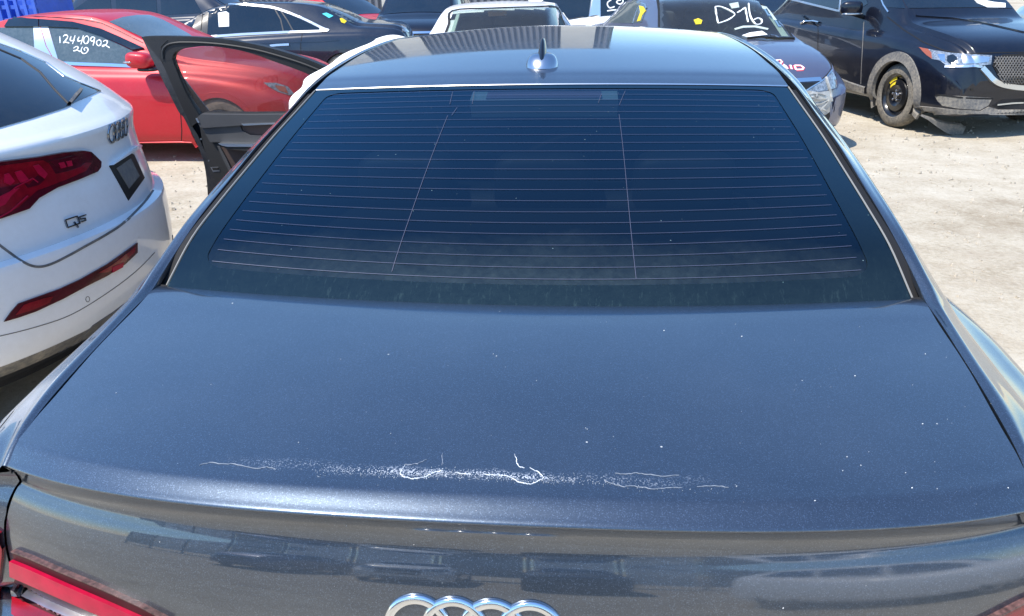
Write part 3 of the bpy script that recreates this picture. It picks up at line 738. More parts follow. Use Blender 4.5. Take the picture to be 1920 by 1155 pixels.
    T.panel('upper_lens', [(30, 1046), (60, 1058), (130, 1089), (200, 1119), (270, 1150), (330, 1180), (300, 1184), (180, 1138), (90, 1099), (30, 1073)], 'pink_lens', .009, 5, lamp)
    T.panel('light_guide', [(30, 1090), (60, 1104), (100, 1123), (170, 1153), (260, 1190), (235, 1192), (130, 1157), (60, 1124), (30, 1110)], 'satin_chrome', .013, 5, lamp)
    T.panel('lower_lens', [(30, 1122), (60, 1136), (130, 1168), (220, 1200), (180, 1208), (60, 1175), (30, 1155)], 'red_lens', .009, 5, lamp)
    T.stroke('lamp_dirt', [[(30, 1030), (60, 1041), (120, 1067), (200, 1100), (270, 1132), (322, 1159)]], 2.6, 'lamp_dirt', .0068, 6, lamp)
    T.panel('tail_lamp', [(-60, 965), (-20, 982), (4, 997), (9, 1012), (8, 1040), (3, 1080), (-2, 1160), (-60, 1150)], 'red_lens', .005, 12)
    lamp = T.panel('tail_lamp', [(1795, 1182), (1850, 1158), (1900, 1132), (1950, 1108), (1950, 1190), (1800, 1215)], 'red_lens', .005, 14, lid)
    T.stroke('lamp_dirt', [[(1797, 1181), (1850, 1157), (1900, 1131), (1950, 1107)]], 4, 'lamp_dirt', .0068, 6, lamp)
    # split clear coat: thin white cracks on the spoiler
    jr = random.Random(11)
    def jit(pts):
        o = []
        for a, b in zip(pts, pts[1:]):
            for k in range(4):
                f = k / 4; o.append((a[0] + (b[0] - a[0]) * f + jr.uniform(-1.1, 1.1) * (k > 0), a[1] + (b[1] - a[1]) * f + jr.uniform(-1.1, 1.1) * (k > 0)))
        return o + [pts[-1]]
    Z = lambda pts: [(640 + x / 3, 780 + y / 3) for x, y in pts]
    ck = [Z([(358, 275), (345, 300), (330, 325), (345, 340), (370, 346), (405, 355), (440, 350), (480, 342), (505, 325), (530, 315)]),
          Z([(905, 332), (940, 340), (965, 352), (990, 370), (1030, 380), (1060, 384), (1090, 376), (1115, 362), (1140, 350), (1125, 330), (1100, 310), (1060, 290)]),
          Z([(975, 215), (985, 240), (985, 265), (1000, 285), (1030, 293)]), Z([(505, 325), (545, 312), (570, 308)]), Z([(640, 318), (700, 326), (730, 329)]), Z([(800, 326), (860, 334), (905, 332)])]
    
    for q in ck: T.stroke('paint_crack', [jit(q)], [.4, 1.0, 1.5, .7, 1.5, .6, 1.2, .3], 'white_mark', .0007, 2, lid)
    z2 = lambda pts: [(x / 3, 780 + y / 3) for x, y in pts]
    ck = [z2([(1120, 280), (1180, 262), (1230, 270), (1300, 268), (1380, 285), (1450, 296), (1500, 286), (1550, 300)]),
          Z([(1480, 362), (1530, 382), (1590, 400), (1640, 394), (1690, 402), (1760, 412), (1830, 404), (1915, 404)]), Z([(1540, 322), (1600, 328), (1660, 320), (1720, 330), (1800, 340), (1900, 334)]),
          [(1308, 913), (1340, 911), (1366, 914)], Z([(360, 272), (430, 270), (480, 245)]), Z([(570, 210), (565, 280)]), Z([(1280, 350), (1310, 372), (1300, 386)])]
    
    for q in ck: T.stroke('paint_crack', [jit(q)], [.3, .8, .4, .9, .4, .7, .3], 'faint_mark', .0007, 2, lid)
    # stray flecks stuck to lid, glass edge and roof skin
    V, F = [], []
    rnd = random.Random(5)
    big = [(639, 674, 3), (925, 664, 5), (931, 668, 4), (1101, 805, 4), (1098, 803, 3), (1150, 819, 3), (1603, 705, 5), (1735, 664, 4), (1730, 795, 5), (1588, 857, 4), (1614, 873, 4), (1528, 939, 6), (1580, 883, 3), (436, 569, 4), (1006, 714, 3), (1391, 631, 5), (1245, 620, 4), (893, 958, 4), (1710, 915, 6), (1757, 917, 4), (1698, 887, 3), (1890, 915, 4), (560, 830, 4), (733, 813, 3), (218, 737, 3), (650, 985, 3), (776, 1021, 3), (1468, 1140, 5), (300, 1016, 4)]
    for i in range(60): big.append((rnd.uniform(150, 1850), rnd.uniform(600, 960), rnd.uniform(.5, 1.3)))
    # flaked clear coat: dense crumbs along the crack, thinning out to both sides
    path = [(560, 880), (640, 884), (700, 884), (750, 888), (800, 888), (830, 884), (870, 888), (930, 892), (990, 900), (1040, 898), (1090, 898), (1140, 905), (1200, 912), (1300, 916), (1420, 916)]
    dn = [.1, .3, .45, .7, .9, 1, 1, .9, .5, .4, .35, .2, .15, .12, .05]
    for i in range(2000):
        k = rnd.randrange(len(path) - 1); f = rnd.random()
        if rnd.random() > dn[k] + (dn[k + 1] - dn[k]) * f: continue
        a_, b_ = path[k], path[k + 1]
        big.append((a_[0] + (b_[0] - a_[0]) * f + rnd.gauss(0, 2), a_[1] + (b_[1] - a_[1]) * f + rnd.gauss(2, 4.2), rnd.choice((.9, 1.2, 1.6, 2.2)) * rnd.uniform(.7, 1.1)))
    for px, py, s_ in big:
        h = T.hit(px, py)
        if not h: continue
        p, n, d = h; u = n.orthogonal().normalized(); v = n.cross(u); k = len(V); rr = s_ * (.33 if s_ < 2.6 else .25) * d / FPX
        st = rnd.uniform(1, 1.8); a0_ = rnd.uniform(0, 6.28)
        V.append(p + n * .0014)
        for q in range(6):
            t = a0_ + q * 1.0472; V.append(p + n * .0004 + (u * math.cos(t) * st + v * math.sin(t)) * rr * rnd.uniform(.6, 1.2))
        F += [(k, k + 1 + q, k + 1 + (q + 1) % 6) for q in range(6)]
    o = T.add('flecks', (V, F), 'flaked_coat', lid, False); tag(o, kind='stuff')
    return T

SED = build_sedan()

# ------------------------------------------------------------ open front door and hanging curtain airbag of the sedan
def build_door():
    T = SED; y0 = 3.45
    def P(pts, dy=0.0): return [on_plane(x, y, 1, y0 + dy) for x, y in pts]
    def prism(pts, d0, d1, sm=False):
        if sm: pts = catmull(list(pts), 4)
        n = len(pts); a = P(pts); f = [p + Vector((0, d0, 0)) for p in a]; b = [p + Vector((0, d1, 0)) for p in a]
        # face by triangulation
        vs, es, fs, *_ = delaunay_2d_cdt([Vector((p.x, p.z)) for p in a], [(i, (i + 1) % n) for i in range(n)], [], 1, 1e-5)
        V = f + b; F = []
        if len(vs) != n: return V, [tuple(range(n))] + [(i, (i + 1) % n, n + (i + 1) % n, n + i) for i in range(n)]
        for q in fs:
            q = tuple(q); F += [q, tuple(n + i for i in reversed(q))]
        return V, F + [(i, n + i, n + (i + 1) % n, (i + 1) % n) for i in range(n)]
    z7 = lambda pts: [(260 + x / 3.61, 60 + y / 3.61) for x, y in pts]
    z1 = lambda pts: [(x / 2.8875, y / 2.8875) for x, y in pts]
    outer = z7([(20, 35), (60, 28), (250, 28), (430, 36), (600, 50), (760, 78), (900, 110), (1100, 170), (1250, 228), (1400, 300), (1560, 420)])
    inner = z7([(235, 185), (243, 145), (280, 120), (330, 108), (450, 95), (580, 104), (700, 125), (820, 160), (900, 190), (1100, 262), (1200, 308), (1330, 380), (1440, 470)])
    lower = z7([(430, 545), (1560, 545)])
    # window frame as a ring: outer loop and inner loop lofted
    def loft(a, b, d0, d1):
        a = P(a); b = P(b); n = len(a)
        V = [p + Vector((0, d0, 0)) for p in a] + [p + Vector((0, d0, 0)) for p in b] + [p + Vector((0, d1, 0)) for p in b] + [p + Vector((0, d1, 0)) for p in a]
        F = []
        for r in range(4):
            for i in range(n - 1):
                s_, t = r * n + i, ((r + 1) % 4) * n + i; F.append((s_, s_ + 1, t + 1, t))
        F += [(0, n, 2 * n, 3 * n), (n - 1, 4 * n - 1, 3 * n - 1, 2 * n - 1)]
        return V, F
    def resamp(p, n):
        p = catmull(p, 8); t = [0]
        for a, b in zip(p, p[1:]): t.append(t[-1] + math.hypot(a[0] - b[0], a[1] - b[1]))
        o = []
        for k in range(n):
            q = t[-1] * k / (n - 1); i = max(j for j in range(len(t)) if t[j] <= q + 1e-9); i = min(i, len(p) - 2)
            f = (q - t[i]) / max(t[i + 1] - t[i], 1e-9); o.append((p[i][0] + (p[i + 1][0] - p[i][0]) * f, p[i][1] + (p[i + 1][1] - p[i][1]) * f))
        return o
    n = 60
    mid = z7([(158, 200), (150, 150), (170, 95), (230, 68), (330, 62), (450, 66), (600, 80), (760, 106), (900, 140), (1100, 200), (1250, 262), (1390, 335), (1530, 450)])
    top = resamp(mid, n)
    # shell: painted outer skin behind, black inner frame in front
    leftedge = z7([(20, 35), (80, 160), (170, 340), (270, 540), (300, 570), (350, 670), (400, 770), (440, 880), (460, 1000), (470, 1150), (478, 1300), (470, 1400)])
    leftin = z7([(150, 190), (215, 330), (300, 520), (345, 610), (400, 700), (440, 790), (490, 900), (520, 1010), (560, 1100), (600, 1200), (620, 1300), (620, 1400)])
    door = T.add('door', loft(resamp(leftedge, 40), resamp(leftin, 40), 0.0, .09), 'dull_black_paint', smooth=False)
    T.add('window_frame', loft(resamp(outer, n), top, -.004, .05), 'black_plastic', door, angle=60)
    T.add('frame_seal', loft(top, resamp(inner, n), -.012, .03), 'rubber', door, angle=60)
    T.add('frame_post', loft(resamp(z7([(152, 150), (175, 225), (270, 440), (345, 600), (362, 640)]), 14), resamp(z7([(235, 185), (262, 260), (330, 420), (405, 545), (430, 590)]), 14), -.011, .03), 'rubber', door, angle=60)
    V, F = tube_vf(P(resamp(z7([(165, 180), (165, 120), (200, 85), (260, 72), (330, 70), (450, 74), (600, 88), (760, 114), (900, 148), (1100, 210), (1250, 270)]), 50), -.014), .006, 6)
    T.add('seal_bead', (V, F), 'trim_dark', door)
    T.add('corner_plate', prism(z7([(80, 55), (200, 55), (160, 95), (148, 160), (125, 140)]), -.008, .02), 'black_plastic', door, smooth=False)
    gl_ = z7([(238, 185), (243, 148), (280, 124), (330, 112), (450, 99), (580, 108), (700, 129), (820, 164), (900, 194), (1100, 266), (1200, 312), (1330, 384), (1440, 474), (1500, 560), (430, 560), (330, 420), (262, 262)])
    T.add('window_pane', prism(gl_, .012, .016), 'door_glass', door, smooth=False)
    # inner trim
    trim = T.add('inner_trim', prism(z7([(415, 570), (440, 545), (760, 548), (1100, 545), (1600, 548), (1620, 1400), (620, 1400), (600, 1200), (560, 1100), (520, 1000), (480, 880), (440, 760), (420, 640)]), -.01, .05), 'trim_dark', door, smooth=False)
    T.add('upper_trim', prism(z7([(418, 575), (445, 548), (760, 551), (1100, 548), (1600, 552), (1600, 618), (960, 606), (720, 622), (470, 640), (440, 634)]), -.045, .0), 'trim_grey', trim, smooth=False)
    T.add('trim_insert', prism(z7([(445, 645), (700, 624), (715, 660), (770, 690), (860, 695), (1600, 700), (1600, 745), (820, 742), (600, 740), (500, 738), (478, 700)]), -.03, .0), 'trim_grey', trim, smooth=False)
    T.add('wood_inlay', prism(z7([(705, 624), (960, 612), (1600, 620), (1600, 698), (860, 693), (772, 688), (720, 660)]), -.024, .0), 'trim_brown', trim, smooth=False)
    T.add('inlay_edge', prism(z7([(720, 612), (960, 603), (1600, 608), (1600, 618), (960, 613), (735, 623)]), -.05, .0), 'satin_chrome', trim, smooth=False)
    T.add('armrest_strip', prism(z7([(575, 738), (830, 742), (1600, 748), (1600, 768), (830, 760), (640, 760), (600, 752)]), -.07, .0), 'satin_chrome', trim, smooth=False)
    T.add('armrest', prism(z7([(600, 752), (640, 758), (1600, 768), (1600, 800), (760, 790), (620, 772)]), -.065, .0), 'trim_dark', trim, smooth=False)
    T.add('door_pocket', prism(z7([(545, 770), (600, 775), (760, 790), (1600, 800), (1600, 1250), (720, 1250), (640, 960), (590, 850)]), -.02, .0), 'trim_brown', trim, smooth=False)
    T.add('pocket_edge', prism(z7([(548, 765), (566, 768), (610, 850), (660, 960), (700, 1100), (690, 1100), (640, 965), (588, 855)]), -.03, .0), 'trim_grey', trim, smooth=False)
    T.add('latch', prism(z7([(492, 912), (545, 910), (556, 940), (510, 945)]), -.012, .0), 'steel', door, smooth=False)
    T.add('striker_hole', prism(z7([(505, 915), (548, 915), (550, 930), (512, 932)]), -.016, .0), 'dark_gap', door, smooth=False)
    T.add('trim_clip', prism(z7([(414, 575), (424, 572), (440, 602), (430, 606)]), -.05, .0), 'satin_chrome', door, smooth=False)
    for x, y in ((428, 722), (480, 868), (1098, 62)):
        if x < 1000: T.add('screw', prism(z7([(x - 5, y - 5), (x + 5, y - 5), (x + 5, y + 5), (x - 5, y + 5)]), -.012, .0), 'steel', door, smooth=False)
    # outer skin of the door, facing away
    T.add('outer_skin', prism(z7([(24, 40), (80, 160), (270, 540), (350, 670), (440, 880), (470, 1150), (470, 1400), (1600, 1400), (1600, 560), (430, 560)]), .092, .10), 'grey_metallic', door, smooth=False)
    # curtain airbag hanging out over the roof edge
    px = [(704, 73), (676, 87), (640, 106), (606, 125), (580, 145), (562, 161), (553, 178), (541, 207), (535, 238)]
    V = []; m = 14
    for i, (x, y) in enumerate(catmull(px, 4)):
        f = i / (len(px) * 4 - 4); yw = 2.75 - 0.75 * f
        po = on_plane(x, y, 1, yw)
        top_ = Vector((-.628, yw, 1.392 - .03 * f)); 
        for j in range(m):
            t = j / (m - 1); p = top_.lerp(po, t); p.z += .02 * math.sin(t * 3.14) ; p.x += .012 * math.sin(f * 22) * t
            V.append(p)
        lowp = po + Vector((.06, .0, -.16)); 
        for j in range(1, 6):
            t = j / 5; V.append(po.lerp(lowp, t) + Vector((-.03 * math.sin(t * 3.14), 0, 0)))
    T.add('curtain_airbag', (V, grid_faces(len(V) // (m + 5), m + 5)), 'airbag_cloth', label='white curtain airbag hanging out over the left roof edge')
build_door()
# ------------------------------------------------------------ generic tools for the parked cars
SEDAN = [  # s, top, rail z, rail half width, belt z, belt half width, half width, sill
    (0.00, .66, .64, .50, .60, .55, .58, .40), (0.03, .82, .80, .56, .74, .64, .70, .33), (0.10, 1.00, .98, .60, .86, .71, .81, .27), (0.22, 1.06, 1.035, .61, .92, .745, .85, .23),
    (0.50, 1.09, 1.06, .61, .955, .765, .885, .20), (0.72, 1.115, 1.075, .605, .97, .775, .90, .19), (1.00, 1.24, 1.20, .59, .97, .78, .905, .19), (1.38, 1.385, 1.345, .565, .965, .785, .905, .19), (1.80, 1.43, 1.395, .575, .95, .785, .905, .19),
    (2.25, 1.44, 1.405, .58, .935, .785, .905, .19), (2.65, 1.42, 1.385, .575, .92, .785, .905, .19), (2.90, 1.375, 1.335, .58, .915, .785, .905, .19), (3.25, 1.21, 1.175, .62, .91, .785, .905, .19), (3.62, 1.02, 1.00, .68, .90, .78, .905, .19),
    (3.95, .965, .94, .67, .86, .755, .90, .19), (4.28, .89, .865, .63, .79, .70, .865, .20), (4.48, .80, .78, .57, .70, .63, .79, .22), (4.57, .70, .68, .52, .62, .57, .70, .25), (4.62, .56, .54, .47, .50, .50, .58, .32)]
def loft_car(T, spec, m, length=None, scale=(1, 1, 1), bow=.10, arches=(), ns=120, cut=None, dx=0.0):
    """closed body in car-local space (x forward, y left); returns the body object; sets T.cast"""
    xs = [r[0] for r in spec]; L = xs[-1]
    st = []
    for i in range(ns + 1):
        f = i / ns; f = f * .86 + .14 * (0.5 - 0.5 * math.cos(math.pi * f)); st.append(L * f)
    rows = []
    for s_ in st:
        top, rz, rw, bz, bw, hw, sl = (pchip(xs, [r[k] for r in spec], s_) for k in range(1, 8))
        mz = (sl + bz) / 2
        half = [(0, sl), (hw * .55, sl), (hw - .10, sl), (hw - .03, sl + .05), (hw - .008, sl + .16), (hw, mz - .02), (hw - .004, mz + .12), (bw * .3 + hw * .7 - .005, bz - .09), (bw + .028, bz - .035), (bw, bz + .005),
                ((bw * .55 + rw * .45) + .012, bz * .5 + rz * .5), (rw + .028, rz - .045), (rw + .004, rz - .012), (rw - .03, rz + .004), (rw * .6, rz + (top - rz) * .7), (0, top)]
        c = catmull(half, 3)
        full = [(-y, z) for y, z in c] + [(y, z) for y, z in reversed(c[:-1])]
        full = full[:-1]
        e = math.cos(math.pi * s_ / L)           # +1 rear, -1 front
        rows.append([((s_ - L / 2 + bow * e * abs(e) * (y / .9) ** 2 + dx) * scale[0], y * scale[1], z * scale[2]) for y, z in full])
    nc = len(rows[0]); V = [p for r in rows for p in r]
    F = grid_faces(len(rows), nc, True)
    F += [tuple(range(nc)), tuple(range((len(rows) - 1) * nc, len(rows) * nc))[::-1]]
    T.setcast(V, F, True); T.local_cast = BVHTree.FromPolygons([Vector(v) for v in V], F)
    keep = F
    if arches:
        def inarch(f):
            cx = sum(V[i][0] for i in f) / len(f); cz = sum(V[i][2] for i in f) / len(f); cyv = sum(V[i][1] for i in f) / len(f)
            return any(sd * cyv > .45 and (cx - ax_) ** 2 + (cz - az) ** 2 < ar * ar for ax_, az, ar, sd in arches)
        keep = [f for f in keep if not inarch(f)]
    if cut:
        def pin(p, poly):
            c = False; j = len(poly) - 1
            for i in range(len(poly)):
                if (poly[i][1] > p[1]) != (poly[j][1] > p[1]) and p[0] < (poly[j][0] - poly[i][0]) * (p[1] - poly[i][1]) / (poly[j][1] - poly[i][1]) + poly[i][0]: c = not c
                j = i
            return c
        def proj(v):
            d = (T.M @ Vector(v)) - CAM; z = d.dot(FWD); return 960 + FPX * d.dot(RGT) / z, 577.5 - FPX * d.dot(UPV) / z
        kk = []
        for f in keep:
            c = Vector((0, 0, 0))
            for i in f: c += Vector(V[i])
            c /= len(f); n = (Vector(V[f[1]]) - Vector(V[f[0]])).cross(Vector(V[f[2]]) - Vector(V[f[0]]))
            d = (T.M @ c) - CAM
            q = proj(c)
            if c.z > .8 and any(pin(q, pl) for pl in cut):
                h = T.cast.ray_cast(CAM, d.normalized())
                if h[0] is not None and abs(h[3] - d.length) < .08: continue
            kk.append(f)
        keep = kk
    b = T.add('body', (V, keep), m, local=True, angle=35)
    return b
def side_y(T, x, z, sd):
    h = T.local_cast.ray_cast(Vector((x, sd * 3, z)), Vector((0, -sd, 0)))
    return h[0].y if h[0] is not None else sd * .85
def arch_parts(T, ax_, az, ar, sd, m, wid=.035, depth=.26, proud=.006, name='arch_trim', a0=-28, a1=208):
    V = []; n = 40
    for i in range(n + 1):
        a = math.radians(a0 + (a1 - a0) * i / n)
        for rr, pr_ in ((ar - .025, -.03), (ar - .02, proud), (ar + wid, proud), (ar + wid + .006, -.012)):
            x, z = ax_ + rr * math.cos(a), az + rr * math.sin(a)
            V.append((x, side_y(T, x, max(z, .2), sd) + sd * pr_, z))
    T.add(name, (V, grid_faces(n + 1, 4, flip=sd < 0)), m, local=True, angle=45)
    V = []; y1 = side_y(T, ax_, az + ar, sd)
    for i in range(n + 1):
        a = math.radians(a0 + (a1 - a0) * i / n)
        for yy in (y1 - sd * .02, y1 - sd * depth): V.append((ax_ + (ar - .018) * math.cos(a), yy, az + (ar - .018) * math.sin(a)))
    k = len(V); V.append((ax_, y1 - sd * depth, az))
    T.add('wheel_well', (V, grid_faces(n + 1, 2, flip=sd > 0) + [(k, 2 * i + 1, 2 * i + 3) for i in range(n)]), 'dark_gap', local=True, smooth=False)
def lathe(prof, cx, cyv, cz, sd, n=40):
    V = []
    for r, y in prof:
        for i in range(n):
            a = 6.2832 * i / n; V.append((cx + r * math.cos(a), cyv + sd * y, cz + r * math.sin(a)))
    return V, grid_faces(len(prof), n, True, flip=sd > 0)
def wheel(T, x, yv, r, sd, kind='alloy', wdt=.2):
    h = wdt / 2; ri = r * .66
    w_ = T.add('wheel', lathe([(ri - .01, -h), (ri + .02, -h), (r - .035, -h + .006), (r - .008, -h + .03), (r, -h + .06), (r, h - .06), (r - .008, h - .03), (r - .035, h - .006), (ri + .05, h), (ri + .012, h - .004), (ri, h - .02), (ri - .006, -h + .02)], x, yv, r - .012, sd), 'tyre', local=True)
    if kind == 'spare':
        T.add('rim', lathe([(ri + .002, h - .012), (ri - .012, h - .02), (ri - .03, h - .05), (ri * .80, h - .055), (ri * .74, h - .03), (ri * .5, h - .022), (ri * .34, h - .045), (ri * .2, h - .05), (0.001, h - .05)], x, yv, r - .012, sd), 'steel_black', w_, local=True)
        V, F = [], []
        for k in range(9):
            a = math.radians(104 + k * 40 / 8)
            for rr, yy in ((ri * .52, h - .017), (ri * .80, h - .045), (ri * .93, h - .042)): V.append((x - sd * 0 + rr * math.cos(a), yv + sd * (yy + .004), r - .012 + rr * math.sin(a)))
        T.add('warning_label', (V, grid_faces(9, 3, flip=sd > 0)), 'yellow', w_, local=True)
        for k in range(5):
            a = 1.2566 * k + .3; T.add('wheel_nut', lathe([(.013, h - .05), (.013, h - .018), (.009, h - .014), (.001, h - .013)], x + .055 * math.cos(a), yv, r - .012 + .055 * math.sin(a), sd, 8), 'steel', w_, local=True)
        T.add('hub', lathe([(.036, h - .05), (.036, h - .02), (.030, h - .015), (.001, h - .015)], x, yv, r - .012, sd, 20), 'steel', w_, local=True)
    else:
        T.add('rim', lathe([(ri + .002, h - .008), (ri - .008, h - .006), (ri - .02, h - .02), (ri - .03, h - .09), (.05, h - .10), (.001, h - .10)], x, yv, r - .012, sd), 'steel_black', w_, local=True)
        for k in range(5):
            a = 1.2566 * k + .4; V = []
            for rr, ww, yy in ((.03, .030, h - .02), (ri * .5, .024, h - .015), (ri - .012, .034, h - .016)):
                for q in (-1, 1):
                    for dp in (0, -.03):
                        V.append((x + rr * math.cos(a) - q * ww * math.sin(a), yv + sd * (yy + dp), r - .012 + rr * math.sin(a) + q * ww * math.cos(a)))
            F = []
            for i in range(2):
                b = i * 4; F += [(b, b + 2, b + 6, b + 4), (b, b + 4, b + 5, b + 1), (b + 2, b + 3, b + 7, b + 6)]
            T.add('spoke', (V, F), 'satin_chrome', w_, local=True, smooth=False)
    return w_
def superell(c, s_, e=.5, n=12, m=24, rot=None):
    V = []
    for i in range(n + 1):
        ph = -1.5708 + 3.14159 * i / n; cph = max(0, math.cos(ph)) ** e; sph = math.copysign(abs(math.sin(ph)) ** e, math.sin(ph))
        for j in range(m):
            th = 6.28319 * j / m; a = math.copysign(abs(math.cos(th)) ** e, math.cos(th)); b = math.copysign(abs(math.sin(th)) ** e, math.sin(th))
            v = Vector((s_[0] / 2 * cph * a, s_[1] / 2 * cph * b, s_[2] / 2 * sph))
            if rot: v = rot @ v
            V.append(v + Vector(c))
    return V, grid_faces(n + 1, m, True)
def cabin(T, xr=-.35, xf=.45, w_=.36, zs=.0, headm='seat_fabric'):
    for x, nm in ((xr, 'rear_seat'), (xf, 'front_seat')):
        for y in (-w_, w_):
            o = T.add(nm, superell((x, y, .80 + zs), (.22, .48, .62), .5), headm, local=True)
            T.add('headrest', superell((x - .04, y, 1.18 + zs), (.12, .27, .18), .5), headm, o, local=True)
    T.add('dashboard', superell((xf + .75, 0, .86 + zs), (.5, 1.4, .22), .5), 'trim_dark', local=True)
    V = [(xf + .42 + .03 * math.cos(t), .36 + .18 * math.cos(t), .95 + .18 * math.sin(t)) for t in [6.2832 * i / 24 for i in range(25)]]
    T.add('steering_wheel', tube_vf(V, .013, 6, False), 'trim_dark', local=True)
def mirror_pod(T, c, s_, m, arm_to, rot=None, name='door_mirror'):
    o = T.add(name, superell(c, s_, .65, rot=rot), m)
    T.add('mirror_arm', tube_vf([Vector(c) + Vector((0, 0, -s_[2] * .3)), Vector(arm_to)], [.03, .022], 8), 'black_plastic', o)
    return o
def chain(o, k): return lambda pts: [(o[0] + x / k, o[1] + y / k) for x, y in pts]

def skin_vf(lc, poly, d, off, step):
    """project a polygon (in the plane across d) onto the body"""
    d = Vector(d); a = Vector((0, 0, 1)) if abs(d.z) < .5 else Vector((0, 1, 0))
    if abs(d.z) > .5: u, v = Vector((1, 0, 0)), Vector((0, 1, 0))
    else: v = Vector((0, 0, 1)); u = v.cross(d)
    n0 = len(poly); pts = []
    for i in range(n0):
        p, q = poly[i], poly[(i + 1) % n0]; k = max(1, int(math.hypot(q[0] - p[0], q[1] - p[1]) / step))
        pts += [Vector((p[0] + (q[0] - p[0]) * j / k, p[1] + (q[1] - p[1]) * j / k)) for j in range(k)]
    nb = len(pts); gp = []
    x0, x1 = min(p.x for p in pts), max(p.x for p in pts); y0, y1 = min(p.y for p in pts), max(p.y for p in pts)
    def ins(x, y):
        c = False; j = nb - 1
        for i in range(nb):
            if (pts[i].y > y) != (pts[j].y > y) and x < (pts[j].x - pts[i].x) * (y - pts[i].y) / (pts[j].y - pts[i].y) + pts[i].x: c = not c
            j = i
        return c
    y = y0 + step / 2
    while y < y1:
        x = x0 + step / 2
        while x < x1:
            if ins(x, y) and min((p.x - x) ** 2 + (p.y - y) ** 2 for p in pts) > (.4 * step) ** 2: gp.append(Vector((x, y)))
            x += step
        y += step
    vs, _, fs, *_ = delaunay_2d_cdt(pts + gp, [(i, (i + 1) % nb) for i in range(nb)], [], 1, 1e-5)
    V = []
    for p in vs:
        o = u * p.x + v * p.y; h = lc.ray_cast(o - d * 6, d)
        if h[0] is None: h = lc.find_nearest(o - d * 2)
        nn = h[1] if h[1].dot(d) < 0 else -h[1]; V.append(h[0] + nn * off)
    F = []
    for f in fs:
        f = tuple(f); n = (V[f[1]] - V[f[0]]).cross(V[f[2]] - V[f[0]]); F.append(f if n.dot(d) < 0 else f[::-1])
    return V, F

def well_disc(T, x, yv, r, sd):
    n = 36; V = [(x, yv, .0 + r)] + [(x + r * 1.13 * math.cos(6.2832 * i / n), yv, r + r * 1.13 * math.sin(6.2832 * i / n)) for i in range(n)]
    T.add('wheel_well', (V, [(0, 1 + i, 1 + (i + 1) % n) if sd < 0 else (0, 1 + (i + 1) % n, 1 + i) for i in range(n) if V[1 + i][2] > .2]), 'dark_gap', local=True, smooth=False)
class Turned:
    """hands parts built with x forward to a thing whose forward is y"""
    def __init__(s, T): s.T = T
    def add(s, name, vf, m, parent=None, smooth=True, local=True, angle=40, label=None):
        return s.T.add(name, ([(-v[1], v[0], v[2]) for v in vf[0]], vf[1]), m, parent, smooth, True, angle, label)
for sd in (-1, 1):
    for x_ in (1.10, 4.02): well_disc(Turned(SED), x_, sd * .946, .345, sd); wheel(Turned(SED), x_, sd * .86, .345, sd)

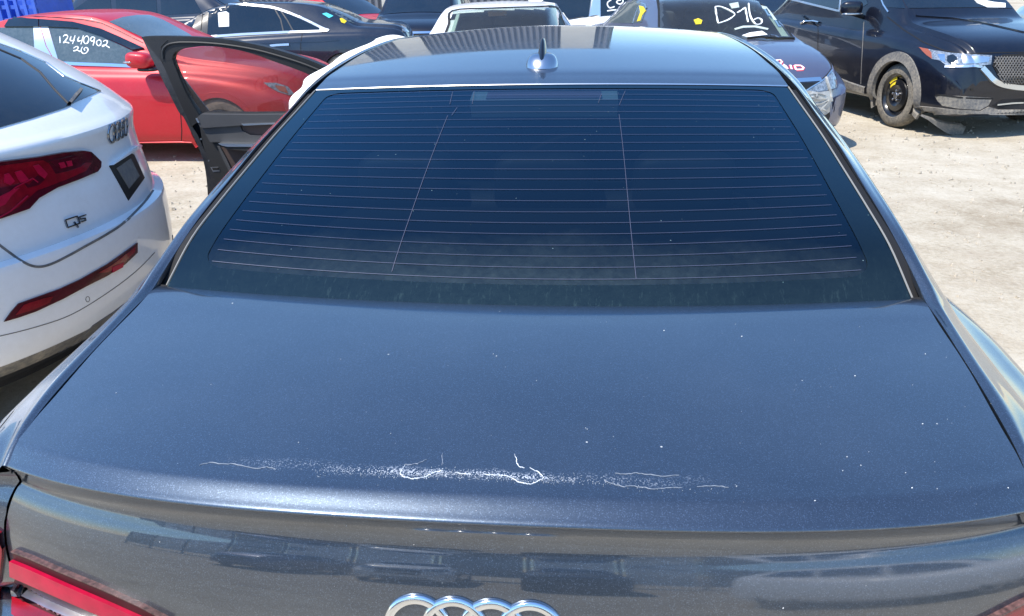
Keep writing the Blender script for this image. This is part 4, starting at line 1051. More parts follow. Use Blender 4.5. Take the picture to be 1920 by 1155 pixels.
# ------------------------------------------------------------ white SUV at left, seen from its rear left corner
def build_white_suv():
    a = -.20; b = .39; O = Vector((-1.90, 2.60, 0)); N = Vector((math.cos(a), -math.sin(a), 0)); TT = Vector((math.sin(a), math.cos(a), 0))
    T = Thing('suv', 'white SUV parked across the left edge, its red tail lamp and dark rear window showing', 'car', O - N * 2.3, math.atan2(-N.y, -N.x))
    LV = [(.22, -.16, .86), (.27, -.08, .90), (.33, -.02, .925), (.42, .004, .94), (.51, .012, .945), (.61, .015, .945), (.68, .014, .945), (.700, .010, .944), (.709, -.004, .943), (.713, -.03, .942),
          (.74, -.035, .94), (.85, -.052, .94), (.93, -.066, .935), (1.0, -.070, .93), (1.05, -.062, .92), (1.078, -.056, .912), (1.09, -.062, .908), (1.11, -.085, .90), (1.15, -.128, .88), (1.185, -.170, .86), (1.205, -.195, .845), (1.30, -.335, .79), (1.42, -.54, .70), (1.53, -.76, .62), (1.59, -.92, .57), (1.63, -1.1, .52), (1.65, -1.4, .42)]
    def rear(z, lat):
        zz = [l[0] for l in LV]; o = pchip(zz, [l[1] for l in LV], z); w_ = pchip(zz, [l[2] for l in LV], z)
        q = min(abs(lat) / w_, 1.0)
        return O + TT * lat + N * (o - b * lat * lat - .16 * (1 - (1 - q ** 5) ** .2 if q < 1 else 1)) + Vector((0, 0, z))
    def sheet(z0, z1, nz=None, full=True):
        zz = [l[0] for l in LV]; ws = [l[2] for l in LV]
        nz = nz or max(4, int((z1 - z0) / .012)); V = []
        lats = [math.sin(x) for x in [-1.5708 + 3.1416 * i / 60 for i in range(61)]]
        for i in range(nz + 1):
            z = z0 + (z1 - z0) * i / nz; w_ = pchip(zz, ws, z); r = [rear(z, l * w_) for l in lats]
            fr = 4.5 if z < .95 else 4.5 - (z - .95) * 4.2 if z < 1.05 else max(1.7, 3.4 - (z - 1.05) * 2.4)
            left = [r[-1] - N * (fr * k / 10) * 1.0 for k in range(1, 10)]
            right = [r[0] - N * (fr * k / 10) for k in range(9, 0, -1)]
            nose = [O - N * (fr + .1) + TT * (w_ * .9 * math.cos(t)) - N * (.25 * math.sin(t)) + Vector((0, 0, z)) for t in [math.pi * k / 12 for k in range(13)]]
            V.append(r + left + nose + right)
        nc = len(V[0]); return [p for r in V for p in r], grid_faces(nz + 1, nc, True)
    body = T.add('tailgate', sheet(.713, 1.65), 'white_paint', angle=28)
    bump = T.add('rear_bumper', sheet(.33, .7128), 'white_paint', angle=28)
    T.add('bumper_skirt', sheet(.27, .332), 'clad_plastic')
    T.add('under_tray', sheet(.20, .272), 'dark_gap')
    vs, fs = sheet(1.645, 1.65, 1); nc = len(vs) // 2
    T.add('roof', ([v + Vector((0, 0, .001)) for v in vs[nc:]], [tuple(range(nc))]), 'white_paint')
    V1, F1 = sheet(.713, 1.65); V2, F2 = sheet(.27, .7128)
    V, F = merge((V1, F1), (V2, F2)); T.setcast(V, F); V_all, F_all = V, F
    z8 = chain((0, 160), 3.85); z4 = chain((0, 380), 3.0); z0 = chain((0, 0), 5.776)
    win = T.panel('rear_window', [(-90, 262), (-40, 250), (0, 239), (60, 222), (120, 203), (150, 188), (186, 171), (150, 156), (120, 144), (87, 119), (40, 98), (0, 84), (-90, 60)], 'dark_glass', .004, 9)
    T.stroke('window_edge', [[(-60, 66), (0, 84), (40, 98), (87, 119), (120, 144), (150, 157), (187, 171)]], 5, 'satin_chrome', .007, 6, win)
    T.stroke('window_crease', [[(-30, 72), (0, 95), (40, 112), (75, 137), (100, 167), (128, 196)]], 3, 'trim_grey', .008, 6, win)
    wip = T.stroke('wiper', [[(128, 198), (138, 185), (150, 172)]], 5, 'grey_plastic', .02, 4, win)
    lamp = T.panel('tail_lamp', z8([(-300, 600), (-120, 565), (0, 545), (270, 512), (450, 480), (590, 468), (640, 478), (715, 552), (712, 592), (690, 625), (560, 680), (400, 740), (270, 815), (200, 892), (0, 962), (-150, 1000), (-300, 1000)]), 'dark_red_lens', .012, 9)
    T.panel('lamp_band', z8([(-300, 618), (0, 572), (270, 535), (290, 535), (330, 560), (380, 640), (470, 620), (560, 590), (590, 560), (640, 560), (600, 620), (440, 690), (250, 760), (120, 880), (20, 930), (-150, 960), (-300, 970)]), 'red_lens', .014, 9, lamp)
    for q in ([(10, 640), (40, 628), (85, 690), (55, 720), (10, 700)], [(85, 622), (130, 610), (185, 680), (130, 705), (105, 670)], [(215, 575), (255, 565), (320, 640), (300, 672), (255, 640)], [(395, 560), (435, 552), (455, 590), (420, 600)], [(450, 548), (490, 542), (500, 580), (468, 588)], [(-20, 800), (60, 760), (120, 740), (60, 800), (20, 860), (-20, 880)]):
        T.panel('lamp_cell', z8(q), 'pink_lens', .017, 6, lamp)
    for q in ([(150, 700), (190, 720), (250, 650), (300, 680), (260, 720), (180, 740)], [(-20, 740), (60, 725), (180, 690), (60, 755), (-20, 800)], [(330, 540), (520, 505), (545, 520), (540, 560), (380, 590)]):
        T.panel('dark_lamp_cell', z8(q), 'dark_red_lens', .0165, 6, lamp)  # darker red patches on the lens
    T.stroke('lamp_line', [z8([(0, 810), (100, 730), (215, 672), (250, 700)]), ], 2.0, 'pink_lens', .018, 4, lamp)
    T.stroke('lamp_line', [z8([(-30, 960), (60, 910), (180, 800)])], 2.0, 'pink_lens', .018, 4, lamp)
    plate = T.panel('plate_recess', z8([(786, 582), (935, 487), (965, 500), (1042, 668), (925, 832)]), 'black_plastic', .003, 8)
    T.panel('plate_holder', z8([(835, 600), (935, 530), (1000, 655), (925, 745)]), 'grey_plastic', .006, 7, plate)
    T.panel('plate_handle', z8([(800, 566), (870, 512), (980, 430), (1000, 440), (985, 462), (938, 484), (790, 578)]), 'white_paint', .02, 7)
    T.stroke('badge', [z4([(362, 98), (428, 76), (444, 116), (376, 140), (362, 98)]), z4([(412, 108), (436, 140)])], 2.3, 'dark_chrome', .007, 3)
    T.stroke('badge', [z4([(478, 68), (442, 80), (448, 93), (474, 87), (477, 100), (450, 108)])], 2.2, 'dark_chrome', .007, 3)
    for k in range(4):
        c_ = .03 + (-1.5 + k) * .056; V = []; n = 32
        for i in range(n):
            th = 6.2832 * i / n
            for dr, dp in ((-.005, .0), (-.004, .005), (.004, .005), (.005, .0)):
                V.append(rear(1.042 + (.038 + dr) * math.sin(th), c_ + (.038 + dr) * math.cos(th)) + N * (dp + .002))
        T.add('emblem_ring', (V, [(i * 4 + j, i * 4 + j + 1, ((i + 1) % n) * 4 + j + 1, ((i + 1) % n) * 4 + j) for i in range(n) for j in range(3)]), 'dark_chrome', body)
    refl = T.panel('reflector', z4([(20, 668), (60, 612), (100, 567), (200, 531), (330, 485), (450, 430), (600, 345), (700, 275), (768, 225), (768, 280), (700, 345), (600, 410), (480, 470), (350, 540), (200, 610), (100, 645)]), 'dark_red_lens', .006, 8)
    T.panel('reflector_cell', z4([(80, 630), (130, 570), (240, 535), (290, 525), (270, 560), (180, 600)]), 'red_lens', .009, 6, refl)
    T.panel('reflector_cell', z4([(540, 395), (620, 350), (690, 295), (750, 250), (750, 275), (690, 335), (600, 390)]), 'red_lens', .009, 6, refl)
    T.panel('reflector_cell', z4([(620, 362), (685, 335), (680, 362), (625, 392)]), 'pink_lens', .011, 5, refl)
    T.stroke('tailgate_gap', [catmull(z4([(-60, 190), (0, 240), (60, 285), (110, 320), (170, 352), (230, 360), (300, 340), (400, 290), (480, 245), (600, 178), (700, 110), (810, 0), (860, -70)]), 5)], 4.5, 'grey_plastic', .002, 5)
    T.stroke('bumper_seam', [catmull(z4([(-60, 760), (0, 750), (200, 700), (400, 630), (600, 510), (760, 390), (870, 280)]), 5)], 1.8, 'grey_plastic', .001, 5)
    V = z4([(493 + 11 * math.cos(t), 543 + 15 * math.sin(t)) for t in [6.2832 * i / 16 for i in range(16)]])
    T.stroke('parking_sensor', [V + [V[0]]], 1.3, 'grey_plastic', .001, 2)
    T.panel('bumper_insert', z4([(330, 915), (420, 800), (520, 690), (640, 610), (760, 520), (880, 400), (960, 280), (985, 180), (990, 240), (930, 360), (800, 520), (660, 630), (560, 700), (450, 800), (390, 880)]), 'grey_plastic', .003, 8)
    for sd in (-1, 1):
        for x in (-1.38, 1.42): well_disc(T, x, sd * .948, .36, sd); wheel(T, x, sd * .862, .36, sd)
    lc = BVHTree.FromPolygons([T.I @ Vector(v) for v in V_all], F_all)
    for sd in (-1, 1):
        d = Vector((0, -sd, 0)); ux = Vector((0, 0, 1)).cross(d).x
        for q in ([(-1.2, 1.20), (-.95, 1.40), (-.35, 1.48), (-.35, 1.16)], [(-.28, 1.16), (-.28, 1.49), (.45, 1.49), (.45, 1.13)], [(.53, 1.13), (.53, 1.49), (.75, 1.46), (1.25, 1.12)]):
            T.add('side_window', skin_vf(lc, [(x * ux, z_) for x, z_ in q], d, .004, .09), 'dark_glass', local=True, angle=30)
    return T
build_white_suv()

# ------------------------------------------------------------ red sedan, side on
def build_red():
    z = chain((0, 0), 5.776)
    ws = z([(1180, 238), (1330, 187), (1480, 165), (1620, 165), (1760, 213), (1906, 290), (2050, 370), (2120, 430), (1900, 425), (1700, 420), (1540, 402), (1360, 322)])
    T = Thing('sedan', 'red sedan side-on with white marker numbers on its front side window', 'car', (-4.90, 7.52, 0), 0.0)
    ar = [(1.42, .315, .345, -1), (-1.28, .315, .345, -1)]
    sp = [(s_ - .36 * max(0, 1 - abs(s_ - 3.1) / 1.0) ** .7 * (1 if 2.1 < s_ < 4.1 else 0), *r) for s_, *r in SEDAN]
    b = loft_car(T, sp, 'red_paint', arches=ar)
    for x, zz, r, sd in ar:
        arch_parts(T, x, zz, r, sd, 'red_paint', .03)
        wheel(T, x, sd * .80, .32, sd)
    for x in (1.42, -1.28): wheel(T, x, .80, .32, 1)
    sw = T.panel('windscreen', ws, 'pale_glass', .004, 8)
    fw = T.panel('front_side_window', z([(530, 298), (850, 312), (1000, 348), (1150, 416), (1300, 486), (1440, 556), (1520, 708), (640, 676)]), 'pale_glass', .004, 7)
    T.panel('rear_side_window', z([(-900, 420), (-500, 340), (-100, 300), (365, 296), (375, 520), (455, 672), (-100, 655), (-700, 640), (-900, 560)]), 'pale_glass', .004, 9)
    T.panel('door_pillar', z([(365, 296), (438, 297), (500, 500), (598, 672), (455, 672), (375, 520)]), 'satin_chrome', .005, 7)  # pale metal strip stands in for a reflection on the pillar
    T.panel('door_pillar', z([(446, 297), (526, 298), (640, 676), (606, 672), (508, 500)]), 'satin_chrome', .005, 7)  # second strip of the pillar's reflection, put in as pale metal
    T.panel('wind_deflector', z([(120, 198), (420, 212), (800, 243), (1100, 318), (1300, 405), (1500, 500), (1565, 532), (1440, 548), (1300, 480), (1100, 393), (850, 310), (530, 296), (440, 295), (440, 216), (430, 215), (430, 295), (60, 297)]), 'dark_glass', .02, 7)
    T.stroke('belt_trim', [z([(460, 672), (640, 684), (900, 696), (1200, 706), (1520, 722)])], 6, 'chrome', .008, 6)
    T.stroke('roof_seam', [z([(0, 168), (300, 176), (600, 188), (900, 212), (1100, 250), (1300, 340), (1550, 465)])], 2.2, 'dark_red_lens', .002, 6)
    num = z; W = [[(652, 395), (655, 468)], [(690, 400), (700, 385), (725, 382), (738, 402), (715, 440), (690, 466), (720, 460), (755, 468)], [(775, 395), (765, 440), (812, 438)], [(818, 385), (790, 478)], [(862, 400), (845, 445), (892, 440)], [(908, 385), (880, 482)],
         [(940, 392), (915, 415), (910, 450), (930, 475), (955, 462), (966, 425), (955, 398), (940, 392)], [(1030, 410), (1005, 402), (985, 425), (995, 448), (1020, 440), (1030, 410), (1024, 450), (1012, 495)], [(1078, 432), (1052, 450), (1052, 480), (1072, 498), (1095, 480), (1098, 450), (1078, 432)],
         [(1122, 455), (1140, 440), (1165, 448), (1160, 475), (1128, 502), (1112, 500), (1130, 488), (1160, 500), (1192, 520)],
         [(800, 525), (830, 505), (852, 518), (830, 545), (798, 552), (840, 546), (875, 562)], [(898, 508), (882, 545), (900, 578), (935, 576), (958, 540), (938, 515), (915, 530), (925, 550)]]
    for w_ in W: T.stroke('marker_stroke', [z(w_)], [1.3, 2.1, 1.6, 2.3, 1.2, 1.9], 'white_mark', .0065, 2, fw, smooth=True)
    # door seams and rocker
    zz = chain((0, 0), 2.8875)
    T.stroke('door_gap', [zz([(868, 398), (900, 470), (960, 560), (978, 620), (984, 700), (982, 792)])], 1.6, 'dark_gap', .002, 5)
    T.stroke('door_gap', [zz([(430, 330), (300, 345), (190, 350), (150, 600), (180, 770)])], 1.6, 'dark_gap', .002, 5)
    T.stroke('rocker_edge', [zz([(640, 770), (800, 768), (980, 766), (1040, 768)])], 3, 'red_paint', .012, 6)
    # front wing details seen through the open door's window
    z7 = chain((260, 60), 3.61)
    hl = T.panel('headlight', z7([(845, 345), (880, 372), (940, 405), (1020, 430), (1050, 420), (1010, 370), (930, 345)]), 'lamp_clear', .006, 6)
    T.panel('indicator', z7([(920, 365), (990, 372), (1010, 420), (950, 400)]), 'amber', .010, 5, hl)
    c = on_plane(262, 113, 1, 6.55)
    mp = mirror_pod(T, c, (.25, .17, .15), 'red_paint', c + Vector((.10, .16, -.05)), Matrix.Rotation(.1, 3, 'Y'))
    T.add('mirror_indicator', superell(c + Vector((-.075, -.055, -.012)), (.12, .06, .022), .7), 'lamp_clear', mp)
    T.add('mirror_base', superell(c + Vector((.06, .02, -.085)), (.20, .16, .04), .7), 'black_plastic', mp)
    return T
build_red()

# ------------------------------------------------------------ navy sedan behind it, chrome round its windows
def build_navy():
    z = chain((250, 0), 4.923)
    hd = math.radians(180 + 9)
    T = Thing('sedan', 'very dark blue sedan with chrome window surround and white paper on its rear door glass', 'car', (-5.15, 12.05, 0), hd)
    sp = [(s_ * 1.06, t * .995, rz * .995, rw, bz + .02, bw, hw, sl) for s_, t, rz, rw, bz, bw, hw, sl in SEDAN]
    ar = [(-1.36, .325, .36, 1), (1.48, .325, .36, 1)]
    loft_car(T, sp, 'navy_paint', arches=ar)
    for x, zz, r, sd in ar: arch_parts(T, x, zz, r, sd, 'navy_paint', .03)
    for x in (-1.36, 1.48):
        for sd in (-1, 1): wheel(T, x, sd * .80, .335, sd)
    dlo = [(150, 150), (180, 128), (300, 85), (450, 55), (700, 36), (950, 38), (1200, 58), (1340, 85), (1550, 165), (1750, 262), (1800, 278), (1730, 288), (1400, 298), (1000, 318), (680, 342), (400, 360), (150, 365)]
    T.panel('side_windows', z(dlo), 'dark_glass', .004, 6)
    T.stroke('window_surround', [catmull(z(dlo[:11]), 4), z([(1800, 280), (1730, 288), (1400, 298), (1000, 318), (680, 342), (400, 362)])], 5.0, 'satin_chrome', .009, 5)
    T.panel('window_corner', z([(1720, 255), (1760, 258), (1812, 278), (1790, 295), (1720, 296)]), 'satin_chrome', .012, 4)
    T.panel('door_pillar', z([(640, 55), (690, 50), (700, 55), (682, 335), (560, 345), (550, 250), (600, 120)]), 'dull_black_paint', .006, 6)
    T.stroke('pillar_gap', [z([(655, 60), (640, 150), (620, 330)])], 1.5, 'dark_gap', .008, 4)
    T.stroke('quarter_divider', [z([(1310, 92), (1360, 180), (1385, 290)]), z([(1360, 100), (1420, 185), (1478, 290)])], 2.6, 'trim_grey', .007, 4)
    T.panel('window_paper', z([(782, 120), (858, 106), (884, 124), (885, 245), (790, 250)]), 'paper', .0075, 5, label='blank white paper stuck inside the rear door glass')
    h = T.stroke('door_handle', [z([(1265, 425), (1330, 418), (1440, 412)])], 4.5, 'satin_chrome', .03, 3)
    T.stroke('door_gap', [z([(1560, 310), (1545, 400), (1548, 520)])], 1.4, 'dark_gap', .002, 4)
    T.stroke('door_gap', [z([(680, 345), (690, 420), (700, 520)])], 1.4, 'dark_gap', .002, 4)
    T.stroke('body_crease', [z([(1180, 400), (1400, 392), (1700, 385), (1900, 370)])], 1.8, 'navy_paint', .006, 5)
    T.panel('sticker', [(604, 26), (612, 24), (625, 30), (617, 34)], 'cyan_sticker', .006, 4)
    T.panel('sticker', [(637, 35), (641, 34), (650, 40), (646, 44), (640, 42)], 'yellow', .006, 4)
    k = chain((640, 0), 5.333)
    T.panel('rear_window', k([(-220, -10), (-60, -20), (-10, 30), (100, 100), (180, 200), (130, 235), (30, 200), (-110, 110)]), 'pale_glass', .004, 5)
    T.panel('tail_lamp', k([(600, 245), (690, 250), (735, 240), (740, 300), (690, 325), (610, 315)]), 'lamp_clear', .008, 4)
    return T
build_navy()

# ------------------------------------------------------------ white sedan nose-on, past the roof
def build_white_sedan():
    ws = [(836, 62), (843, 45), (850, 21.5), (921, 17), (997, 14.5), (1041, 15), (1052, 33), (1064, 62)]
    T = Thing('sedan', 'white sedan facing us just beyond the grey roof, seats visible through its windscreen', 'car', (-.87, 8.62, 0), math.radians(-90 - 3))
    sp = [(s_, t * .985, rz * .985, rw, bz, bw, hw, sl) for s_, t, rz, rw, bz, bw, hw, sl in SEDAN]
    loft_car(T, sp, 'white_paint', cut=[[(840, 75), (848, 45), (855, 25), (921, 20), (997, 17), (1036, 18), (1046, 33), (1060, 75)]])
    cabin(T, -.75, .05)
    g = T.panel('windscreen', ws, 'clear_glass', .006, 6)
    T.stroke('windscreen_seal', [catmull([(834, 66), (842, 45), (849, 20.5), (921, 16), (997, 13.5), (1042, 14), (1053, 33), (1066, 66)], 4)], 5, 'rubber', .009, 5, g)
    T.stroke('pillar_trim', [[(849, 60), (855, 40), (859, 27)]], 7, 'cream_trim', .004, 4, g)
    T.stroke('pillar_trim', [[(1053, 60), (1044, 40), (1036, 24)]], 7, 'cream_trim', .004, 4, g)
    T.panel('rear_view_mirror', [(914, 22), (950, 20), (950, 30), (916, 32)], 'trim_dark', .006, 4, g)
    for x in (-1.3, 1.4):
        for sd in (-1, 1): wheel(T, x, sd * .80, .32, sd)
build_white_sedan()
# ------------------------------------------------------------ slate sedan with writing on its windscreen and a wrapped nose
def build_slate():
    z = chain((1260, 0), 4.813)
    hx = Vector((.27, -.963, 0)).normalized()
    nose = Vector((1.97, 6.92, 0)); c = nose - hx * 2.31
    T = Thing('sedan', 'slate grey sedan with large white marker code on its windscreen and plastic-wrapped front', 'car', c, math.atan2(hx.y, hx.x))
    ws = [(1237, -20), (1300, -26), (1380, -28), (1424, -22), (1440, 2), (1462, 36), (1487, 73), (1440, 77), (1380, 72), (1300, 66), (1236, 64)]
    cut = [[(1243, -18), (1300, -22), (1380, -24), (1420, -18), (1436, 4), (1458, 38), (1480, 69), (1440, 72), (1380, 68), (1300, 62), (1242, 60)]]
    ar = [(1.42, .315, .345, 1)]
    loft_car(T, SEDAN, 'slate_paint', cut=cut, arches=ar, ns=150)
    for x, zz, r, sd in ar: arch_parts(T, x, zz, r, sd, 'slate_paint', .03)
    cabin(T, -.75, .05)
    for x in (-1.3, 1.42):
        for sd in (-1, 1): wheel(T, x, sd * .80, .32, sd)
    g = T.panel('windscreen', ws, 'clear_glass', .006, 8)
    T.stroke('windscreen_seal', [catmull([(1236, 66), (1236, 20), (1237, -20), (1300, -26), (1380, -28), (1424, -22), (1440, 2), (1462, 36), (1488, 74)], 4)], 5, 'rubber', .009, 5, g)
    T.stroke('pillar_trim', [z([(800, 20), (870, 110), (950, 220), (1025, 330)])], 13, 'cream_trim', .003, 4, g)
    for w_ in ([(390, 65), (400, 140), (415, 215)], [(390, 65), (440, 65), (520, 98), (565, 135), (520, 175), (470, 198), (415, 215)], [(585, 120), (620, 100), (660, 72)], [(660, 72), (672, 140), (685, 205)], [(690, 35), (697, 110), (715, 170), (755, 222), (800, 218), (808, 185), (775, 168), (735, 185)]):
        T.stroke('marker_stroke', [z(w_)], [2.4, 3.3, 1.8, 3.0, 2.2], 'white_mark', .010, 3, g, smooth=True)
    T.panel('yellow_note', z([(195, 185), (235, 172), (272, 190), (262, 222), (215, 225)]), 'yellow', .010, 4, g)
    T.panel('dashboard_paper', z([(630, 325), (700, 300), (810, 285), (860, 318), (680, 340)]), 'paper', .009, 5, g)
    T.panel('dashboard_edge', z([(560, 262), (640, 238), (760, 236), (870, 262), (860, 275), (740, 252), (640, 256), (570, 275)]), 'cream_trim', .009, 5, g)
    T.panel('windscreen_sticker', z([(515, 40), (595, 25), (605, 72), (540, 82)]), 'cream_trim', .009, 5, g)
    T.stroke('wiper', [z([(680, 352), (800, 340), (940, 352), (1100, 352)])], 3.0, 'black_plastic', .02, 4)
    T.stroke('wiper', [z([(885, 330), (930, 335), (960, 352)])], 3.5, 'steel', .02, 4)
    # printed word on the bonnet: red edge, pale letters
    L = {'P': [[(925, 548), (950, 600)], [(925, 548), (975, 540), (992, 558), (975, 578), (940, 580)]], 'A': [[(992, 618), (1012, 582), (1045, 622)], [(1000, 608), (1035, 608)]], 'I': [[(1068, 588), (1080, 626)]], 'D': [[(1105, 592), (1118, 630)], [(1105, 592), (1160, 592), (1188, 610), (1175, 628), (1118, 630)]]}
    for k, ls in L.items():
        for l in ls:
            o = T.stroke('print_edge', [z(l)], 6.5, 'red_print', .0022, 3)
            T.stroke('print_letter', [z(l)], 3.6, 'paper', .0035, 3, o)
    # bonnet edge, headlight, wrapped bumper
    y = chain((1480, 100), 6.42)
    T.stroke('bonnet_gap', [catmull(y([(380, -20), (440, 50), (500, 130), (500, 190), (440, 270), (360, 340), (250, 390), (120, 400)]), 4)], 2.0, 'dark_gap', .003, 4)
    hl = T.panel('headlight', y([(190, 450), (260, 405), (360, 345), (440, 290), (500, 210), (540, 250), (570, 370), (560, 410), (480, 440), (340, 462), (220, 470)]), 'lamp_clear', .008, 6)
    T.stroke('headlight_edge', [y([(190, 452), (260, 408), (360, 348), (440, 292), (505, 205)])], 2.2, 'satin_chrome', .012, 4, hl)
    wr = T.panel('bumper_wrap', y([(110, 400), (200, 450), (340, 470), (480, 450), (490, 560), (480, 700), (430, 740), (350, 720), (260, 620), (200, 520)]), 'wrap_film', .012, 6, label='crumpled grey plastic film wrapped over the bumper')
    for l in ([(200, 500), (300, 478), (420, 500)], [(220, 560), (330, 540), (440, 545)], [(270, 610), (360, 600), (450, 560)], [(340, 700), (400, 640), (470, 560)], [(430, 290), (455, 360), (480, 450), (498, 580)], [(250, 470), (320, 500), (300, 520)], [(300, 640), (380, 660), (440, 690)], [(210, 530), (280, 525), (370, 560)]):
        T.stroke('wrap_fold', [catmull(y(l), 4)], 3.0, 'wrap_film', .022, 4, wr)
    T.panel('bumper_grille', y([(350, 725), (430, 742), (480, 705), (485, 760), (440, 830), (390, 780)]), 'black_plastic', .01, 6)
    zl = .70
    for q_ in ([(.42, zl - .05), (.40, zl + .03), (.60, zl + .08), (.70, zl + .08), (.72, zl - .02), (.60, zl - .06)],):
        T.add('headlight', skin_vf(T.local_cast, q_, (-1, 0, 0), .008, .05), 'lamp_clear', local=True)
    T.add('grille', skin_vf(T.local_cast, [(-.34, zl - .20), (-.38, zl - .02), (.38, zl - .02), (.34, zl - .20)], (-1, 0, 0), .006, .07), 'black_plastic', local=True)
    T.add('grille_trim', skin_vf(T.local_cast, [(-.42, zl - .012), (-.40, zl + .02), (.40, zl + .02), (.42, zl - .012)], (-1, 0, 0), .012, .07), 'chrome', local=True)
    T.add('lower_grille', skin_vf(T.local_cast, [(-.5, zl - .42), (-.45, zl - .32), (.45, zl - .32), (.5, zl - .42)], (-1, 0, 0), .006, .07), 'black_plastic', local=True)
    # right flank windows with debris
    q = chain((1000, 0), 6.4)
    T.panel('side_window', q([(900, 275), (960, 150), (1040, 60), (1120, -60), (1280, -60), (1290, 20), (1210, 200), (1195, 280)]), 'pale_glass', .004, 6)
    T.panel('quarter_glass', q([(1200, 275), (1240, 150), (1295, 40), (1345, 60), (1360, 100), (1300, 270)]), 'pale_glass', .006, 6)
    T.stroke('window_frame', [q([(1195, 280), (1235, 150), (1290, 35), (1345, 55), (1362, 100)])], 2.6, 'satin_chrome', .009, 4)
    T.panel('yellow_debris', q([(1275, 70), (1330, 85), (1355, 130), (1310, 190), (1290, 250), (1250, 260), (1290, 150)]), 'yellow', .010, 5)
build_slate()

# ------------------------------------------------------------ black SUV at right on a spare wheel
SUVSPEC = [(0.00, .72, .70, .52, .64, .58, .62, .42), (0.03, .98, .95, .60, .80, .70, .76, .35), (0.12, 1.15, 1.12, .64, .98, .77, .85, .30), (0.35, 1.32, 1.29, .62, 1.06, .80, .90, .26), (0.70, 1.55, 1.51, .60, 1.07, .81, .92, .25), (1.2, 1.65, 1.61, .61, 1.06, .815, .925, .25),
           (2.0, 1.67, 1.635, .62, 1.04, .815, .925, .25), (2.6, 1.64, 1.60, .615, 1.02, .815, .925, .25), (2.95, 1.53, 1.49, .63, 1.015, .815, .925, .25), (3.30, 1.30, 1.27, .67, 1.01, .815, .925, .25), (3.52, 1.14, 1.115, .71, 1.0, .81, .925, .25), (3.85, 1.085, 1.06, .70, .97, .79, .92, .24),
           (4.15, 1.03, 1.005, .67, .92, .765, .905, .23), (4.36, .96, .94, .63, .86, .73, .875, .22), (4.48, .86, .84, .60, .78, .70, .83, .22), (4.53, .74, .72, .58, .66, .67, .78, .23), (4.55, .60, .58, .56, .54, .64, .72, .25)]
def build_black_suv():
    hx = Vector((.26, -.966, 0)).normalized(); left = Vector((-hx.y, hx.x, 0))
    wc = Vector((3.69, 8.62, 0)); c = wc + left * .80 - hx * 1.345
    T = Thing('suv', 'black SUV at right standing on a spare wheel with a yellow mark', 'car', c, math.atan2(hx.y, hx.x))
    ar = [(1.345, .355, .385, -1), (-1.35, .355, .385, -1)]
    loft_car(T, SUVSPEC, 'black_paint', arches=ar, bow=.16, ns=150)
    for x, zz, r, sd in ar: arch_parts(T, x, zz, r, sd, 'clad_plastic', .075, proud=.012, name='arch_cladding')
    wheel(T, 1.345, -.80, .352, -1, 'spare', .17)
    wheel(T, 1.345, .82, .352, 1); wheel(T, -1.35, .82, .352, 1); wheel(T, -1.35, -.82, .352, -1)
    z = chain((1560, 0), 4.44); y = chain((1440, 0), 8.727)
    # side glass, belt trim, seams
    T.panel('side_window', y([(-250, -160), (-100, -120), (200, -180), (900, -260), (1500, -260), (1640, 60), (1560, 110), (1400, 190), (1130, 168), (460, 8), (0, -100)]), 'dark_glass', .004, 9)
    T.stroke('belt_trim', [y([(0, -105), (460, 8), (800, 92), (1130, 172), (1400, 200)])], 3.5, 'satin_chrome', .008, 5)
    T.stroke('window_post', [y([(1190, -60), (1180, 60), (1170, 170)])], 3.0, 'satin_chrome', .008, 4)
    T.stroke('door_gap', [y([(815, 380), (820, 500), (815, 700), (820, 900)])], 1.5, 'dark_gap', .003, 5)
    T.stroke('wing_gap', [z([(265, 180), (255, 380), (245, 560), (240, 700)])], 1.5, 'grey_plastic', .003, 5)
    h = T.stroke('door_handle', [y([(540, 395), (640, 355), (760, 350), (850, 370)])], 2.2, 'satin_chrome', .03, 3)
    T.stroke('sill_cladding', [z([(-220, 560), (-100, 600), (50, 672), (150, 715), (275, 755)])], 13, 'clad_plastic', .012, 5)
    # mirror
    mc = on_plane(1596, 15, 1, 9.55)
    mp = mirror_pod(T, mc, (.26, .18, .17), 'black_paint', mc + Vector((.20, .02, -.12)), Matrix.Rotation(-.2, 3, 'Z'))
    T.add('mirror_trim', superell(mc + Vector((.01, -.03, -.065)), (.24, .16, .03), .7), 'satin_chrome', mp)
    # windscreen and bonnet lines
    T.panel('windscreen', z([(440, 60), (380, -60), (330, -160), (700, -170), (1300, -170), (1420, -60), (1500, 70), (1300, 62), (900, 66), (600, 70)]), 'dark_glass', .005, 10)
    T.stroke('pillar_trim', [z([(395, -50), (430, 40), (470, 100)])], 2.5, 'satin_chrome', .008, 4)
    T.panel('windscreen_paper', z([(1170, -10), (1240, 0), (1340, 20), (1440, 30), (1440, 66), (1290, 64), (1210, 30)]), 'paper', .009, 6)
    T.stroke('bonnet_gap', [z([(460, 140), (600, 250), (760, 350), (930, 420), (1100, 450), (1330, 440), (1599, 435), (1800, 430)])], 1.8, 'dark_gap', .003, 6)
    T.stroke('bonnet_crease', [z([(700, 130), (1000, 150), (1300, 200), (1599, 270)])], 3, 'black_paint', .012, 6)
    # headlight, chrome wing, grille
    hl = T.panel('headlight', z([(725, 395), (850, 420), (980, 440), (1150, 452), (1330, 462), (1322, 535), (1200, 552), (1060, 562), (960, 552), (900, 505), (835, 492)]), 'lamp_clear', .006, 6)
    T.panel('indicator', z([(725, 395), (800, 412), (830, 440), (836, 492), (790, 460)]), 'amber', .010, 5, hl)
    T.panel('projector', z([(960, 470), (1010, 455), (1045, 480), (1040, 525), (990, 540), (958, 510)]), 'dark_glass', .012, 5, hl)
    T.panel('lamp_cell', z([(1080, 470), (1200, 468), (1310, 475), (1300, 515), (1180, 530), (1090, 530)]), 'satin_chrome', .011, 5, hl)
